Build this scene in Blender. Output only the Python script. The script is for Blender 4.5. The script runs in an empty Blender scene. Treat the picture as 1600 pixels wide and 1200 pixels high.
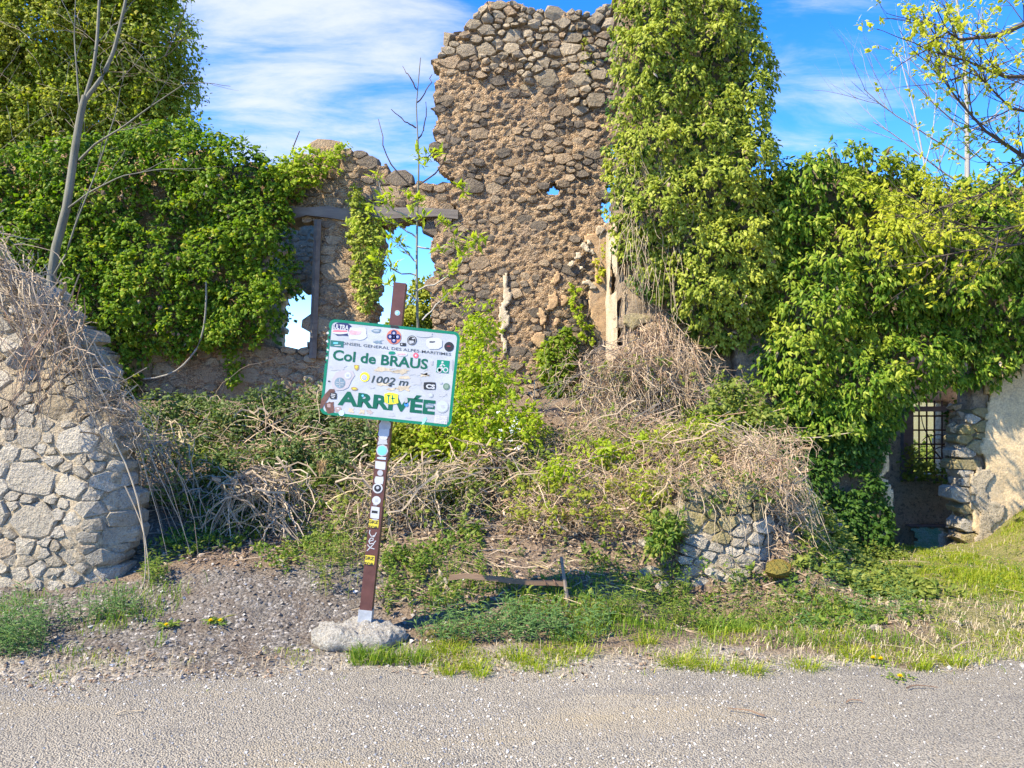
import bpy, bmesh, math, random
import numpy as np
from mathutils import Vector, Matrix
random.seed(7)
RNG = np.random.default_rng(11)
R = math.radians
scene = bpy.context.scene
COL = scene.collection

# ------------------------------------------------------------------ camera
F = 1202.0            # focal length in pixels of a 1600 px wide frame
CAMZ = 1.6
cam_d = bpy.data.cameras.new('camera')
cam_d.sensor_width = 36.0
cam_d.lens = 36.0 * F / 1600.0
cam_d.shift_y = 20.0 / 1600.0
cam_d.clip_start = 0.05
cam_d.clip_end = 6000.0
cam = bpy.data.objects.new('camera', cam_d)
cam.location = (0, 0, CAMZ)
cam.rotation_euler = (R(90), 0, 0)
COL.objects.link(cam)
scene.camera = cam

# ------------------------------------------------------------------ light
SUN_DIR = Vector((-0.72, -0.46, 0.86)).normalized()      # towards the sun
sun_el = math.asin(SUN_DIR.z)
sun_d = bpy.data.lights.new('sun', 'SUN')
sun_d.energy = 3.5
sun_d.angle = R(0.5)
sun_d.color = (1.0, 0.91, 0.72)
sun = bpy.data.objects.new('sun', sun_d)
sun.rotation_euler = (-SUN_DIR).to_track_quat('-Z', 'Y').to_euler()
COL.objects.link(sun)

world = bpy.data.worlds.new('World')
scene.world = world
world.use_nodes = True
wt = world.node_tree
for n in list(wt.nodes):
    wt.nodes.remove(n)


def N(t, typ, **kw):
    n = t.nodes.new(typ)
    for k, v in kw.items():
        setattr(n, k, v)
    return n


def setin(n, **kw):
    for k, v in kw.items():
        n.inputs[k.replace('_', ' ')].default_value = v
    return n


wout = N(wt, 'ShaderNodeOutputWorld')
wbg = N(wt, 'ShaderNodeBackground')
wbg.inputs['Strength'].default_value = 0.15
sky = N(wt, 'ShaderNodeTexSky')
sky.sky_type = 'NISHITA'
sky.sun_disc = False
sky.sun_elevation = sun_el
sky.sun_rotation = math.atan2(SUN_DIR.x, SUN_DIR.y)
sky.altitude = 1800
sky.air_density = 0.9
sky.dust_density = 0.0
sky.ozone_density = 2.0
hsv = N(wt, 'ShaderNodeHueSaturation')
hsv.inputs['Hue'].default_value = 0.513
hsv.inputs['Saturation'].default_value = 1.38
hsv.inputs['Value'].default_value = 1.0
wt.links.new(sky.outputs['Color'], hsv.inputs['Color'])
tc = N(wt, 'ShaderNodeTexCoord')
sep = N(wt, 'ShaderNodeSeparateXYZ')
wt.links.new(tc.outputs['Generated'], sep.inputs[0])


def wm(op, a, b=None, c=None):
    n = N(wt, 'ShaderNodeMath', operation=op)
    for i, v in enumerate((a, b, c)):
        if v is None:
            continue
        if isinstance(v, (int, float)):
            n.inputs[i].default_value = v
        else:
            wt.links.new(v, n.inputs[i])
    return n.outputs[0]


den = wm('ADD', wm('MAXIMUM', sep.outputs['Z'], 0.0), 0.12)
cx = wm('DIVIDE', sep.outputs['X'], den)
cy = wm('DIVIDE', sep.outputs['Y'], den)
comb = N(wt, 'ShaderNodeCombineXYZ')
wt.links.new(cx, comb.inputs[0])
wt.links.new(cy, comb.inputs[1])
mp = N(wt, 'ShaderNodeMapping')
mp.inputs['Rotation'].default_value = (0, 0, R(-38))
mp.inputs['Scale'].default_value = (0.8, 1.7, 1)
mp.inputs['Location'].default_value = (1.7, 2.4, 0)
wt.links.new(comb.outputs[0], mp.inputs[0])
nz = N(wt, 'ShaderNodeTexNoise')
setin(nz, Scale=2.9, Detail=10.0, Roughness=0.64, Distortion=0.35)
wt.links.new(mp.outputs[0], nz.inputs['Vector'])
nb = N(wt, 'ShaderNodeTexNoise')
setin(nb, Scale=0.75, Detail=3.0)
mp2 = N(wt, 'ShaderNodeMapping')
mp2.inputs['Location'].default_value = (0.35, 0.9, 0)
wt.links.new(comb.outputs[0], mp2.inputs[0])
wt.links.new(mp2.outputs[0], nb.inputs['Vector'])
# cirrus sits in two banks of the sky
def bank(dirv, w, s):
    d = Vector(dirv).normalized()
    vs = N(wt, 'ShaderNodeVectorMath', operation='DOT_PRODUCT')
    wt.links.new(tc.outputs['Generated'], vs.inputs[0])
    vs.inputs[1].default_value = d
    m = N(wt, 'ShaderNodeMapRange', interpolation_type='SMOOTHSTEP')
    wt.links.new(vs.outputs['Value'], m.inputs['Value'])
    m.inputs['From Min'].default_value = math.cos(R(w))
    m.inputs['From Max'].default_value = 1.0
    m.inputs['To Max'].default_value = s
    return m.outputs[0]
b1 = bank(((470 - 800) / F, 1, (620 - 60) / F), 17, 0.30)
b2 = bank(((1270 - 800) / F, 1, (620 - 130) / F), 10, 0.17)
base = wm('ADD', wm('MULTIPLY', nz.outputs['Fac'], 0.75), wm('MULTIPLY', nb.outputs['Fac'], 0.35))
low_ = N(wt, 'ShaderNodeMapRange', interpolation_type='SMOOTHSTEP')
wt.links.new(sep.outputs['Z'], low_.inputs['Value'])
low_.inputs['From Min'].default_value = 0.05
low_.inputs['From Max'].default_value = 0.27
low_.inputs['To Min'].default_value = -0.32
low_.inputs['To Max'].default_value = 0.0
dens = wm('ADD', wm('ADD', wm('ADD', base, b1), b2), low_.outputs[0])
cr = N(wt, 'ShaderNodeMapRange', interpolation_type='SMOOTHSTEP')
wt.links.new(dens, cr.inputs['Value'])
cr.inputs['From Min'].default_value = 0.63
cr.inputs['From Max'].default_value = 1.0
cr.inputs['To Max'].default_value = 0.85
mixc = N(wt, 'ShaderNodeMix', data_type='RGBA')
wt.links.new(cr.outputs[0], mixc.inputs['Factor'])
wt.links.new(hsv.outputs['Color'], mixc.inputs['A'])
mixc.inputs['B'].default_value = (2.05, 2.12, 2.2, 1)
wt.links.new(mixc.outputs['Result'], wbg.inputs['Color'])
wt.links.new(wbg.outputs[0], wout.inputs[0])

scene.view_settings.view_transform = 'Standard'
scene.view_settings.look = 'None'
scene.view_settings.gamma = 1.0
scene.view_settings.use_curve_mapping = False
scene.view_settings.exposure = 1.74
scene.render.engine = 'CYCLES'
try:
    scene.cycles.max_bounces = 8
    scene.cycles.transmission_bounces = 4
    scene.cycles.transparent_max_bounces = 4
except Exception:
    pass


# ------------------------------------------------------------------ helpers
def px(x, y, Y):
    """The point at depth Y that a pixel of the 1600x1200 photograph shows."""
    return np.array(((x - 800.0) * Y / F, Y, CAMZ + (620.0 - y) * Y / F))


def pxs(poly, Y):
    return np.array([px(a, b, Y)[[0, 2]] for a, b in poly])


def smooth(a, b, x):
    t = np.clip((np.asarray(x, float) - a) / (b - a), 0, 1)
    return t * t * (3 - 2 * t)


def vnoise(x, y, s=1.0, seed=0):
    """Smooth value noise in [-1, 1]."""
    x = np.asarray(x, float) / s + seed * 17.13
    y = np.asarray(y, float) / s + seed * 7.77
    xi = np.floor(x)
    yi = np.floor(y)
    fx = x - xi
    fy = y - yi
    fx = fx * fx * (3 - 2 * fx)
    fy = fy * fy * (3 - 2 * fy)

    def h(a, b):
        v = np.sin(a * 127.1 + b * 311.7 + seed * 13.7) * 43758.5453
        return (v - np.floor(v)) * 2 - 1
    return (h(xi, yi) * (1 - fx) + h(xi + 1, yi) * fx) * (1 - fy) + (h(xi, yi + 1) * (1 - fx) + h(xi + 1, yi + 1) * fx) * fy


def fbm(x, y, s=1.0, seed=0, o=3):
    r = 0
    a = 1.0
    t = 0
    for i in range(o):
        r = r + a * vnoise(x, y, s / 2 ** i, seed + i)
        t += a
        a *= 0.5
    return r / t


def inpoly(x, z, poly):
    x = np.asarray(x)
    z = np.asarray(z)
    ins = np.zeros(x.shape, bool)
    n = len(poly)
    for i in range(n):
        x1, z1 = poly[i]
        x2, z2 = poly[(i + 1) % n]
        if z1 == z2:
            continue
        c = ((z1 > z) != (z2 > z)) & (x < (x2 - x1) * (z - z1) / (z2 - z1) + x1)
        ins ^= c
    return ins


def polydist(x, z, poly):
    d = np.full(np.shape(x), 1e9)
    n = len(poly)
    for i in range(n):
        a = np.array(poly[i])
        b = np.array(poly[(i + 1) % n])
        ab = b - a
        L = max((ab ** 2).sum(), 1e-9)
        t = np.clip(((x - a[0]) * ab[0] + (z - a[1]) * ab[1]) / L, 0, 1)
        d = np.minimum(d, np.hypot(x - a[0] - t * ab[0], z - a[1] - t * ab[1]))
    return d


WLOC = {}


def rawmesh(name, V, Fs, mats=(), smoothed=False, midx=None):
    """A mesh from a vertex array and face arrays (each of one polygon size)."""
    me = bpy.data.meshes.new(name)
    V = np.asarray(V, np.float32)
    Fs = [np.asarray(f, np.int32) for f in Fs if len(f)]
    me.vertices.add(len(V))
    me.vertices.foreach_set('co', V.ravel())
    nl = sum(f.size for f in Fs)
    npoly = sum(len(f) for f in Fs)
    me.loops.add(nl)
    me.loops.foreach_set('vertex_index', np.concatenate([f.ravel() for f in Fs]))
    me.polygons.add(npoly)
    tot = np.concatenate([np.full(len(f), f.shape[1], np.int32) for f in Fs])
    st = np.concatenate(([0], np.cumsum(tot)[:-1])).astype(np.int32)
    me.polygons.foreach_set('loop_start', st)
    me.polygons.foreach_set('loop_total', tot)
    if midx is not None:
        me.polygons.foreach_set('material_index', np.asarray(midx, np.int32))
    me.polygons.foreach_set('use_smooth', np.full(npoly, bool(smoothed)))
    me.update(calc_edges=True)
    for m in mats:
        me.materials.append(m)
    return me


def thing(name, label, cat, loc=(0, 0, 0), group=None):
    o = bpy.data.objects.new(name, None)
    o.empty_display_size = 0.2
    o.location = loc
    COL.objects.link(o)
    o['label'] = label
    o['category'] = cat
    o['kind'] = 'thing'
    if group:
        o['group'] = group
    WLOC[o.name] = np.array(loc, float)
    return o


def put(name, me, wloc, parent=None, rot=None, scale=None):
    o = bpy.data.objects.new(name, me)
    wloc = np.array(wloc, float)
    COL.objects.link(o)
    if parent is not None:
        o.parent = parent
        o.location = wloc - WLOC[parent.name]
    else:
        o.location = wloc
    if rot is not None:
        o.rotation_euler = rot
    if scale is not None:
        o.scale = scale
    WLOC[o.name] = wloc
    return o


def part(name, V, Fs, mat, parent=None, kind=None, smoothed=False, origin=None, midx=None):
    """World-space vertices to one mesh object, child of parent."""
    V = np.asarray(V, float)
    if origin is None:
        origin = WLOC[parent.name] if parent is not None else np.array((V[:, 0].mean(), V[:, 1].mean(), V[:, 2].min()))
    mats = mat if isinstance(mat, (list, tuple)) else [mat]
    me = rawmesh(name, V - origin, Fs, mats, smoothed, midx)
    o = put(name, me, origin, parent)
    if kind:
        o['kind'] = kind
    return o


def tag(o, label, cat=None, group=None, kind=None):
    o['label'] = label
    if cat:
        o['category'] = cat
    if group:
        o['group'] = group
    if kind:
        o['kind'] = kind
    return o


# ------------------------------------------------------------------ materials
def newmat(name):
    m = bpy.data.materials.new(name)
    m.use_nodes = True
    t = m.node_tree
    for n in list(t.nodes):
        t.nodes.remove(n)
    out = N(t, 'ShaderNodeOutputMaterial')
    return m, t, out


def ramp(t, fac, stops, interp='LINEAR'):
    r = N(t, 'ShaderNodeValToRGB')
    r.color_ramp.interpolation = interp
    e = r.color_ramp.elements
    while len(e) < len(stops):
        e.new(0.5)
    for i, (p, c) in enumerate(stops):
        e[i].position = p
        e[i].color = (*c, 1)
    if fac is not None:
        t.links.new(fac, r.inputs['Fac'])
    return r.outputs['Color']


def noise(t, scale, detail=4, rough=0.55, coord='Object', dist=0.0, stretch=None):
    c = N(t, 'ShaderNodeTexCoord')
    n = N(t, 'ShaderNodeTexNoise')
    setin(n, Scale=scale, Detail=float(detail), Roughness=rough, Distortion=dist)
    src = c.outputs[coord] if coord != 'Pos' else N(t, 'ShaderNodeNewGeometry').outputs['Position']
    if stretch:
        m = N(t, 'ShaderNodeMapping')
        m.inputs['Scale'].default_value = stretch
        t.links.new(src, m.inputs[0])
        src = m.outputs[0]
    t.links.new(src, n.inputs['Vector'])
    return n.outputs['Fac']


def voro(t, scale, feature='F1', out='Distance', coord='Pos'):
    v = N(t, 'ShaderNodeTexVoronoi', feature=feature)
    v.inputs['Scale'].default_value = scale
    src = N(t, 'ShaderNodeNewGeometry').outputs['Position'] if coord == 'Pos' else N(t, 'ShaderNodeTexCoord').outputs[coord]
    t.links.new(src, v.inputs['Vector'])
    return v.outputs[out]


def mixcol(t, fac, a, b, mode='MIX'):
    m = N(t, 'ShaderNodeMix', data_type='RGBA', blend_type=mode)
    for key, v in (('Factor', fac), ('A', a), ('B', b)):
        if isinstance(v, (int, float)):
            m.inputs[key].default_value = v
        elif isinstance(v, tuple):
            m.inputs[key].default_value = (*v, 1) if len(v) == 3 else v
        else:
            t.links.new(v, m.inputs[key])
    return m.outputs['Result']


def mth(t, op, a, b=0.0, clamp=False):
    n = N(t, 'ShaderNodeMath', operation=op)
    n.use_clamp = clamp
    for i, v in enumerate((a, b)):
        if isinstance(v, (int, float)):
            n.inputs[i].default_value = v
        else:
            t.links.new(v, n.inputs[i])
    return n.outputs[0]


def rnd(t):
    """One random number per loose piece: per object and per mesh island."""
    oi = N(t, 'ShaderNodeObjectInfo').outputs['Random']
    g = N(t, 'ShaderNodeNewGeometry').outputs['Random Per Island']
    return mth(t, 'FRACT', mth(t, 'ADD', mth(t, 'MULTIPLY', oi, 7.31), g))


def finish(t, out, col, rough=0.9, bump=None, bdist=0.01, bstr=0.6, spec=0.25, metallic=0.0):
    p = N(t, 'ShaderNodeBsdfPrincipled')
    if isinstance(col, tuple):
        p.inputs['Base Color'].default_value = (*col, 1)
    else:
        t.links.new(col, p.inputs['Base Color'])
    if isinstance(rough, (int, float)):
        p.inputs['Roughness'].default_value = rough
    else:
        t.links.new(rough, p.inputs['Roughness'])
    p.inputs['Specular IOR Level'].default_value = spec
    p.inputs['Metallic'].default_value = metallic
    if bump is not None:
        b = N(t, 'ShaderNodeBump')
        setin(b, Strength=bstr, Distance=bdist)
        t.links.new(bump, b.inputs['Height'])
        t.links.new(b.outputs[0], p.inputs['Normal'])
    t.links.new(p.outputs[0], out.inputs['Surface'])
    return p


def mat_stone(name, stops, spot=(0.55, 0.53, 0.47), spot_amt=0.5, dark=(0.07, 0.065, 0.06), bstr=0.9):
    m, t, out = newmat(name)
    c = ramp(t, rnd(t), stops)
    n1 = noise(t, 7, 6, 0.65, 'Pos')
    n2 = noise(t, 28, 5, 0.7, 'Pos')
    n3 = noise(t, 90, 3, 0.6, 'Pos')
    c = mixcol(t, mth(t, 'MULTIPLY', ramp(t, n1, [(0.48, (0, 0, 0)), (0.68, (1, 1, 1))]), spot_amt), c, spot)
    c = mixcol(t, mth(t, 'MULTIPLY', ramp(t, n2, [(0.30, (1, 1, 1)), (0.46, (0, 0, 0))]), 0.6), c, dark)
    c = mixcol(t, 0.5, c, ramp(t, n3, [(0.3, (0.35, 0.35, 0.35)), (0.7, (0.75, 0.74, 0.72))]), 'OVERLAY')
    h = mth(t, 'ADD', mth(t, 'ADD', mth(t, 'MULTIPLY', n2, 1.0), mth(t, 'MULTIPLY', n3, 0.5)), mth(t, 'MULTIPLY', n1, 1.2))
    finish(t, out, c, 0.92, h, 0.045, bstr, 0.15)
    return m


def mat_mortar(name, stops, bdist=0.03, scale=1.0, grime=(0.10, 0.085, 0.07)):
    m, t, out = newmat(name)
    n1 = noise(t, 3.2 * scale, 8, 0.7, 'Pos')
    n2 = noise(t, 22 * scale, 6, 0.72, 'Pos')
    n3 = noise(t, 75 * scale, 3, 0.6, 'Pos')
    n4 = noise(t, 1.1, 4, 0.6, 'Pos', 0.5)
    c = ramp(t, n1, stops)
    c = mixcol(t, ramp(t, n2, [(0.34, (0.85, 0.85, 0.85)), (0.5, (0, 0, 0))]), c, grime)
    c = mixcol(t, ramp(t, n4, [(0.55, (0, 0, 0)), (0.75, (0.45, 0.45, 0.45))]), c, (0.36, 0.31, 0.24))
    c = mixcol(t, 0.6, c, ramp(t, n3, [(0.3, (0.3, 0.3, 0.3)), (0.7, (0.75, 0.74, 0.72))]), 'OVERLAY')
    h = mth(t, 'ADD', n2, mth(t, 'MULTIPLY', n3, 0.45))
    finish(t, out, c, 0.95, h, bdist, 1.0)
    return m


def mat_leaf(name, stops, trans=0.35, patch=None, patch_scale=1.2, patch_lo=0.5, rough=0.5, spec=0.16, tcol=None):
    m, t, out = newmat(name)
    c = ramp(t, rnd(t), stops)
    if patch:
        n1 = noise(t, patch_scale, 3, 0.5, 'Pos')
        c = mixcol(t, ramp(t, n1, [(patch_lo, (0, 0, 0)), (patch_lo + 0.16, (0.75, 0.75, 0.75))]), c, patch)
    p = N(t, 'ShaderNodeBsdfPrincipled')
    t.links.new(c, p.inputs['Base Color'])
    p.inputs['Roughness'].default_value = rough
    p.inputs['Specular IOR Level'].default_value = spec
    tr = N(t, 'ShaderNodeBsdfTranslucent')
    t.links.new(mixcol(t, 1.0, c, tcol or (1.35, 1.45, 0.55), 'MULTIPLY'), tr.inputs['Color'])
    mx = N(t, 'ShaderNodeMixShader')
    mx.inputs[0].default_value = trans
    t.links.new(p.outputs[0], mx.inputs[1])
    t.links.new(tr.outputs[0], mx.inputs[2])
    t.links.new(mx.outputs[0], out.inputs['Surface'])
    return m


def mat_flat(name, col, rough=0.6, spec=0.3, bump=0, metallic=0.0, vary=0.0, vscale=20):
    m, t, out = newmat(name)
    c = col
    if vary:
        n = noise(t, vscale, 5, 0.65, 'Pos')
        c = mixcol(t, ramp(t, n, [(0.35, (0, 0, 0)), (0.7, (1, 1, 1))]), tuple(v * (1 - vary) for v in col), tuple(min(1, v * (1 + vary)) for v in col))
    b = noise(t, 60, 4, 0.6, 'Pos') if bump else None
    finish(t, out, c, rough, b, 0.006, bump or 0.3, spec, metallic)
    return m


def mat_wood(name, a, b, scale=14, stretch=(1, 1, 0.12)):
    m, t, out = newmat(name)
    n1 = noise(t, scale, 6, 0.65, 'Pos', 0.3, stretch)
    n2 = noise(t, 3, 3, 0.5, 'Pos')
    c = ramp(t, n1, [(0.3, a), (0.7, b)])
    c = mixcol(t, mth(t, 'MULTIPLY', n2, 0.5), c, tuple(v * 0.6 for v in a))
    finish(t, out, c, 0.9, n1, 0.01, 0.8)
    return m


M = {}
GREY = [(0.0, (0.36, 0.315, 0.245)), (0.35, (0.44, 0.39, 0.31)), (0.6, (0.31, 0.265, 0.20)), (0.82, (0.50, 0.45, 0.365)), (1.0, (0.40, 0.315, 0.22))]
M['stone_grey'] = mat_stone('pale_limestone', GREY, (0.494, 0.418, 0.296), 0.6, (0.134, 0.104, 0.068))
M['stone_tower'] = mat_stone('tower_rubble', [(0.0, (0.206, 0.157, 0.104)), (0.2, (0.268, 0.195, 0.124)), (0.4, (0.391, 0.275, 0.164)), (0.62, (0.330, 0.242, 0.152)), (0.84, (0.453, 0.337, 0.212)), (1.0, (0.288, 0.214, 0.140))], (0.474, 0.351, 0.216), 0.6)
M['stone_dark'] = mat_stone('dark_basalt', [(0.0, (0.124, 0.103, 0.078)), (0.5, (0.175, 0.142, 0.106)), (1.0, (0.227, 0.180, 0.128))], (0.330, 0.252, 0.164), 0.4)
M['stone_crown'] = mat_stone('weathered_rubble', [(0.0, (0.340, 0.266, 0.176)), (0.5, (0.443, 0.351, 0.232)), (0.8, (0.268, 0.214, 0.144)), (1.0, (0.484, 0.380, 0.248))], (0.453, 0.366, 0.240), 0.5)
M['stone_moss'] = mat_stone('mossy_stone', [(0.0, (0.206, 0.171, 0.040)), (1.0, (0.247, 0.190, 0.040))], (0.288, 0.142, 0.016), 0.7, (0.103, 0.085, 0.024))
M['stone_lichen'] = mat_stone('lichen_stone', [(0.0, (0.340, 0.275, 0.144)), (0.5, (0.278, 0.228, 0.120)), (1.0, (0.391, 0.323, 0.192))], (0.350, 0.275, 0.080), 0.7, (0.144, 0.114, 0.064))
M['mortar_tower'] = mat_mortar('tower_mortar', [(0.3, (0.278, 0.185, 0.104)), (0.5, (0.381, 0.266, 0.156)), (0.7, (0.443, 0.328, 0.200))], 0.05)
m, t, out = newmat('rubble_mortar')
mpn = N(t, 'ShaderNodeMapping'); mpn.inputs['Scale'].default_value = (1, 1, 1.5)
gn = N(t, 'ShaderNodeNewGeometry')
wn = N(t, 'ShaderNodeTexNoise'); setin(wn, Scale=9.0, Detail=4.0)
t.links.new(gn.outputs['Position'], wn.inputs['Vector'])
wv = N(t, 'ShaderNodeVectorMath', operation='MULTIPLY_ADD'); t.links.new(wn.outputs['Color'], wv.inputs[0]); wv.inputs[1].default_value = (.09, .09, .09); t.links.new(gn.outputs['Position'], wv.inputs[2])
t.links.new(wv.outputs[0], mpn.inputs[0])
vs_ = []
for sc in (13.0, 34.0):
    v_ = N(t, 'ShaderNodeTexVoronoi'); v_.inputs['Scale'].default_value = sc
    t.links.new(mpn.outputs[0], v_.inputs['Vector'])
    q_ = N(t, 'ShaderNodeSeparateColor'); t.links.new(v_.outputs['Color'], q_.inputs[0])
    vs_.append((q_, v_))
n1 = noise(t, 2.2, 6, 0.65, 'Pos'); n2 = noise(t, 30, 6, .72, 'Pos'); n3 = noise(t, 85, 3, .6, 'Pos')
c = ramp(t, vs_[1][0].outputs[0], [(0, (0.247, 0.157, 0.088)), (.25, (0.433, 0.280, 0.152)), (.55, (0.536, 0.361, 0.204)), (.8, (0.597, 0.427, 0.252)), (1, (0.391, 0.285, 0.184))])
big = ramp(t, vs_[0][0].outputs[0], [(0, (0.134, 0.114, 0.088)), (.22, (0.206, 0.162, 0.112)), (.5, (0.433, 0.285, 0.160)), (.8, (0.556, 0.389, 0.228)), (1, (0.330, 0.233, 0.144))])
c = mixcol(t, mth(t, 'MULTIPLY', ramp(t, vs_[0][1].outputs['Distance'], [(.35, (1, 1, 1)), (.6, (0, 0, 0))]), .62), c, big)
c = mixcol(t, ramp(t, n1, [(.5, (0, 0, 0)), (.72, (.5, .5, .5))]), c, (.27, .23, .19))
c = mixcol(t, ramp(t, n2, [(.32, (.9, .9, .9)), (.44, (0, 0, 0))]), c, (.09, .07, .055))
c = mixcol(t, .5, c, ramp(t, n3, [(.3, (.3, .3, .3)), (.7, (.78, .77, .75))]), 'OVERLAY')
h = mth(t, 'ADD', mth(t, 'ADD', mth(t, 'MULTIPLY', n2, 1.1), mth(t, 'MULTIPLY', n3, .5)), mth(t, 'MULTIPLY', vs_[1][1].outputs['Distance'], -.9))
finish(t, out, c, .95, h, .05, 1.0, .15)
M['mortar_tower'] = m
M['mortar_grey'] = mat_mortar('grey_mortar', [(0.3, (0.330, 0.266, 0.176)), (0.55, (0.433, 0.351, 0.240)), (0.75, (0.515, 0.427, 0.300))], 0.03, 1.0, (0.134, 0.114, 0.080))
M['mortar_dim'] = mat_mortar('brown_masonry', [(0.3, (0.237, 0.176, 0.116)), (0.5, (0.319, 0.237, 0.156)), (0.75, (0.391, 0.299, 0.200))], 0.04)
M['mortar_room'] = mat_mortar('room_plaster', [(0.3, (0.412, 0.314, 0.204)), (0.55, (0.494, 0.380, 0.252)), (0.75, (0.546, 0.437, 0.296))], 0.015)  # warm brown plaster of the inner walls, mottled at random
M['plaster'] = mat_mortar('old_cream_plaster', [(0.3, (0.443, 0.318, 0.176)), (0.5, (0.536, 0.394, 0.224)), (0.7, (0.577, 0.442, 0.268))], 0.012, 0.7, (0.371, 0.294, 0.192))
M['plaster_white'] = mat_mortar('chalky_plaster', [(0.3, (0.350, 0.252, 0.152)), (0.48, (0.515, 0.408, 0.268)), (0.62, (0.577, 0.475, 0.328)), (0.8, (0.433, 0.314, 0.188))], 0.015, 1.0, (0.433, 0.342, 0.224))
M['plaster_ochre'] = mat_mortar('ochre_plaster', [(0.3, (0.433, 0.271, 0.132)), (0.6, (0.494, 0.323, 0.172)), (0.8, (0.453, 0.314, 0.184))], 0.012, 1.0, (0.309, 0.190, 0.104))
M['beam'] = mat_wood('weathered_beam', (0.12, 0.10, 0.085), (0.26, 0.22, 0.18), 12, (0.1, 1, 1))
M['iron'] = mat_flat('rusty_iron', (0.13, 0.07, 0.045), 0.8, 0.3, 0.6, 0, 0.4, 30)
M['rust_wood'] = mat_wood('rusty_brown_bar', (0.15, 0.085, 0.05), (0.30, 0.20, 0.13), 10, (0.08, 1, 1))
M['stake'] = mat_wood('grey_stake', (0.16, 0.12, 0.09), (0.30, 0.25, 0.20), 14, (1, 1, 0.15))
M['bark'] = mat_wood('grey_bark', (0.20, 0.18, 0.145), (0.36, 0.335, 0.28), 16, (1, 1, 0.25))
M['bark_pale'] = mat_wood('pale_bark', (0.30, 0.27, 0.23), (0.48, 0.44, 0.38), 16, (1, 1, 0.25))
M['bark_mid'] = mat_wood('grey_green_bark', (0.13, 0.12, 0.085), (0.25, 0.235, 0.175), 16, (1, 1, 0.25))
M['twig_dark'] = mat_flat('dark_twig', (0.085, 0.065, 0.05), 0.9, 0.2)


def mat_cane(name, stops):
    m, t, out = newmat(name)
    c = ramp(t, rnd(t), stops)
    n = noise(t, 12, 4, 0.6, 'Pos')
    c = mixcol(t, mth(t, 'MULTIPLY', n, 0.45), c, (0.10, 0.08, 0.06))
    finish(t, out, c, 0.85, None, spec=0.2)
    return m


M['cane'] = mat_cane('dry_bramble_cane', [(0, (0.378, 0.265, 0.163)), (0.4, (0.525, 0.377, 0.241)), (0.7, (0.651, 0.490, 0.318)), (0.9, (0.315, 0.167, 0.095)), (1, (0.483, 0.363, 0.189))])
M['cane_grey'] = mat_cane('grey_dead_cane', [(0, (0.294, 0.221, 0.142)), (0.5, (0.441, 0.338, 0.228)), (0.85, (0.567, 0.441, 0.301)), (1, (0.378, 0.304, 0.103))])
M['cane_pale'] = mat_cane('straw_stem', [(0, (0.462, 0.353, 0.215)), (0.5, (0.578, 0.461, 0.301)), (1, (0.420, 0.314, 0.206))])

M['ivy_sun'] = mat_leaf('sun_tinted_ivy_leaf', [(0, (0.148, 0.192, 0.017)), (0.4, (0.244, 0.291, 0.031)), (0.75, (0.339, 0.374, 0.053)), (1, (0.466, 0.468, 0.093))], 0.34, (0.382, 0.400, 0.053), 1.3, 0.50)  # brighter leaf copy, sunlight put into the colour
M['ivy_deep'] = mat_leaf('deep_ivy_leaf', [(0, (0.064, 0.130, 0.009)), (0.4, (0.111, 0.198, 0.014)), (0.72, (0.191, 0.270, 0.022)), (1, (0.382, 0.416, 0.062))], 0.32, (0.403, 0.416, 0.037), 0.8, 0.50)
M['ivy_dark'] = mat_leaf('shade_tinted_ivy_leaf', [(0, (0.030, 0.078, 0.011)), (0.6, (0.053, 0.114, 0.015)), (1, (0.085, 0.146, 0.019))], 0.25)  # darker leaf copy, shade inside and under the ivy put into the colour
M['ivy_left'] = mat_leaf('left_ivy_leaf', [(0, (0.085, 0.161, 0.010)), (0.45, (0.143, 0.234, 0.014)), (0.8, (0.212, 0.302, 0.022)), (1, (0.360, 0.354, 0.031))], 0.45, (0.191, 0.229, 0.028), 0.9, 0.55)
M['leaf_olive'] = mat_leaf('olive_leaf', [(0, (0.170, 0.224, 0.019)), (0.5, (0.265, 0.307, 0.031)), (0.85, (0.350, 0.364, 0.050)), (1, (0.424, 0.364, 0.068))], 0.45, (0.265, 0.260, 0.043), 0.8, 0.5)
M['leaf_dull'] = mat_leaf('dull_bramble_leaf', [(0, (0.07, 0.115, 0.028)), (0.5, (0.115, 0.165, 0.042)), (0.85, (0.18, 0.22, 0.07)), (1, (0.26, 0.24, 0.11))], 0.3)
M['leaf_lime'] = mat_leaf('fresh_lime_leaf', [(0, (0.233, 0.322, 0.019)), (0.5, (0.339, 0.416, 0.028)), (1, (0.445, 0.478, 0.043))], 0.5)
M['leaf_yellow'] = mat_leaf('yellow_bud_leaf', [(0, (0.36, 0.38, 0.03)), (0.5, (0.48, 0.47, 0.04)), (1, (0.56, 0.52, 0.07))], 0.5)
M['leaf_bramble'] = mat_leaf('bramble_leaf', [(0, (0.106, 0.151, 0.025)), (0.5, (0.175, 0.218, 0.037)), (1, (0.286, 0.302, 0.062))], 0.35)
M['leaf_cover'] = mat_leaf('ground_cover_leaf', [(0, (0.074, 0.135, 0.019)), (0.5, (0.127, 0.198, 0.028)), (0.85, (0.212, 0.260, 0.037)), (1, (0.276, 0.270, 0.062))], 0.35)
M['litter'] = mat_leaf('dead_leaf', [(0, (0.16, 0.105, 0.065)), (0.4, (0.27, 0.185, 0.12)), (0.75, (0.37, 0.27, 0.18)), (1, (0.48, 0.38, 0.28))], 0.15, tcol=(1, 0.9, 0.7), rough=0.8, spec=0.15)
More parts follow.
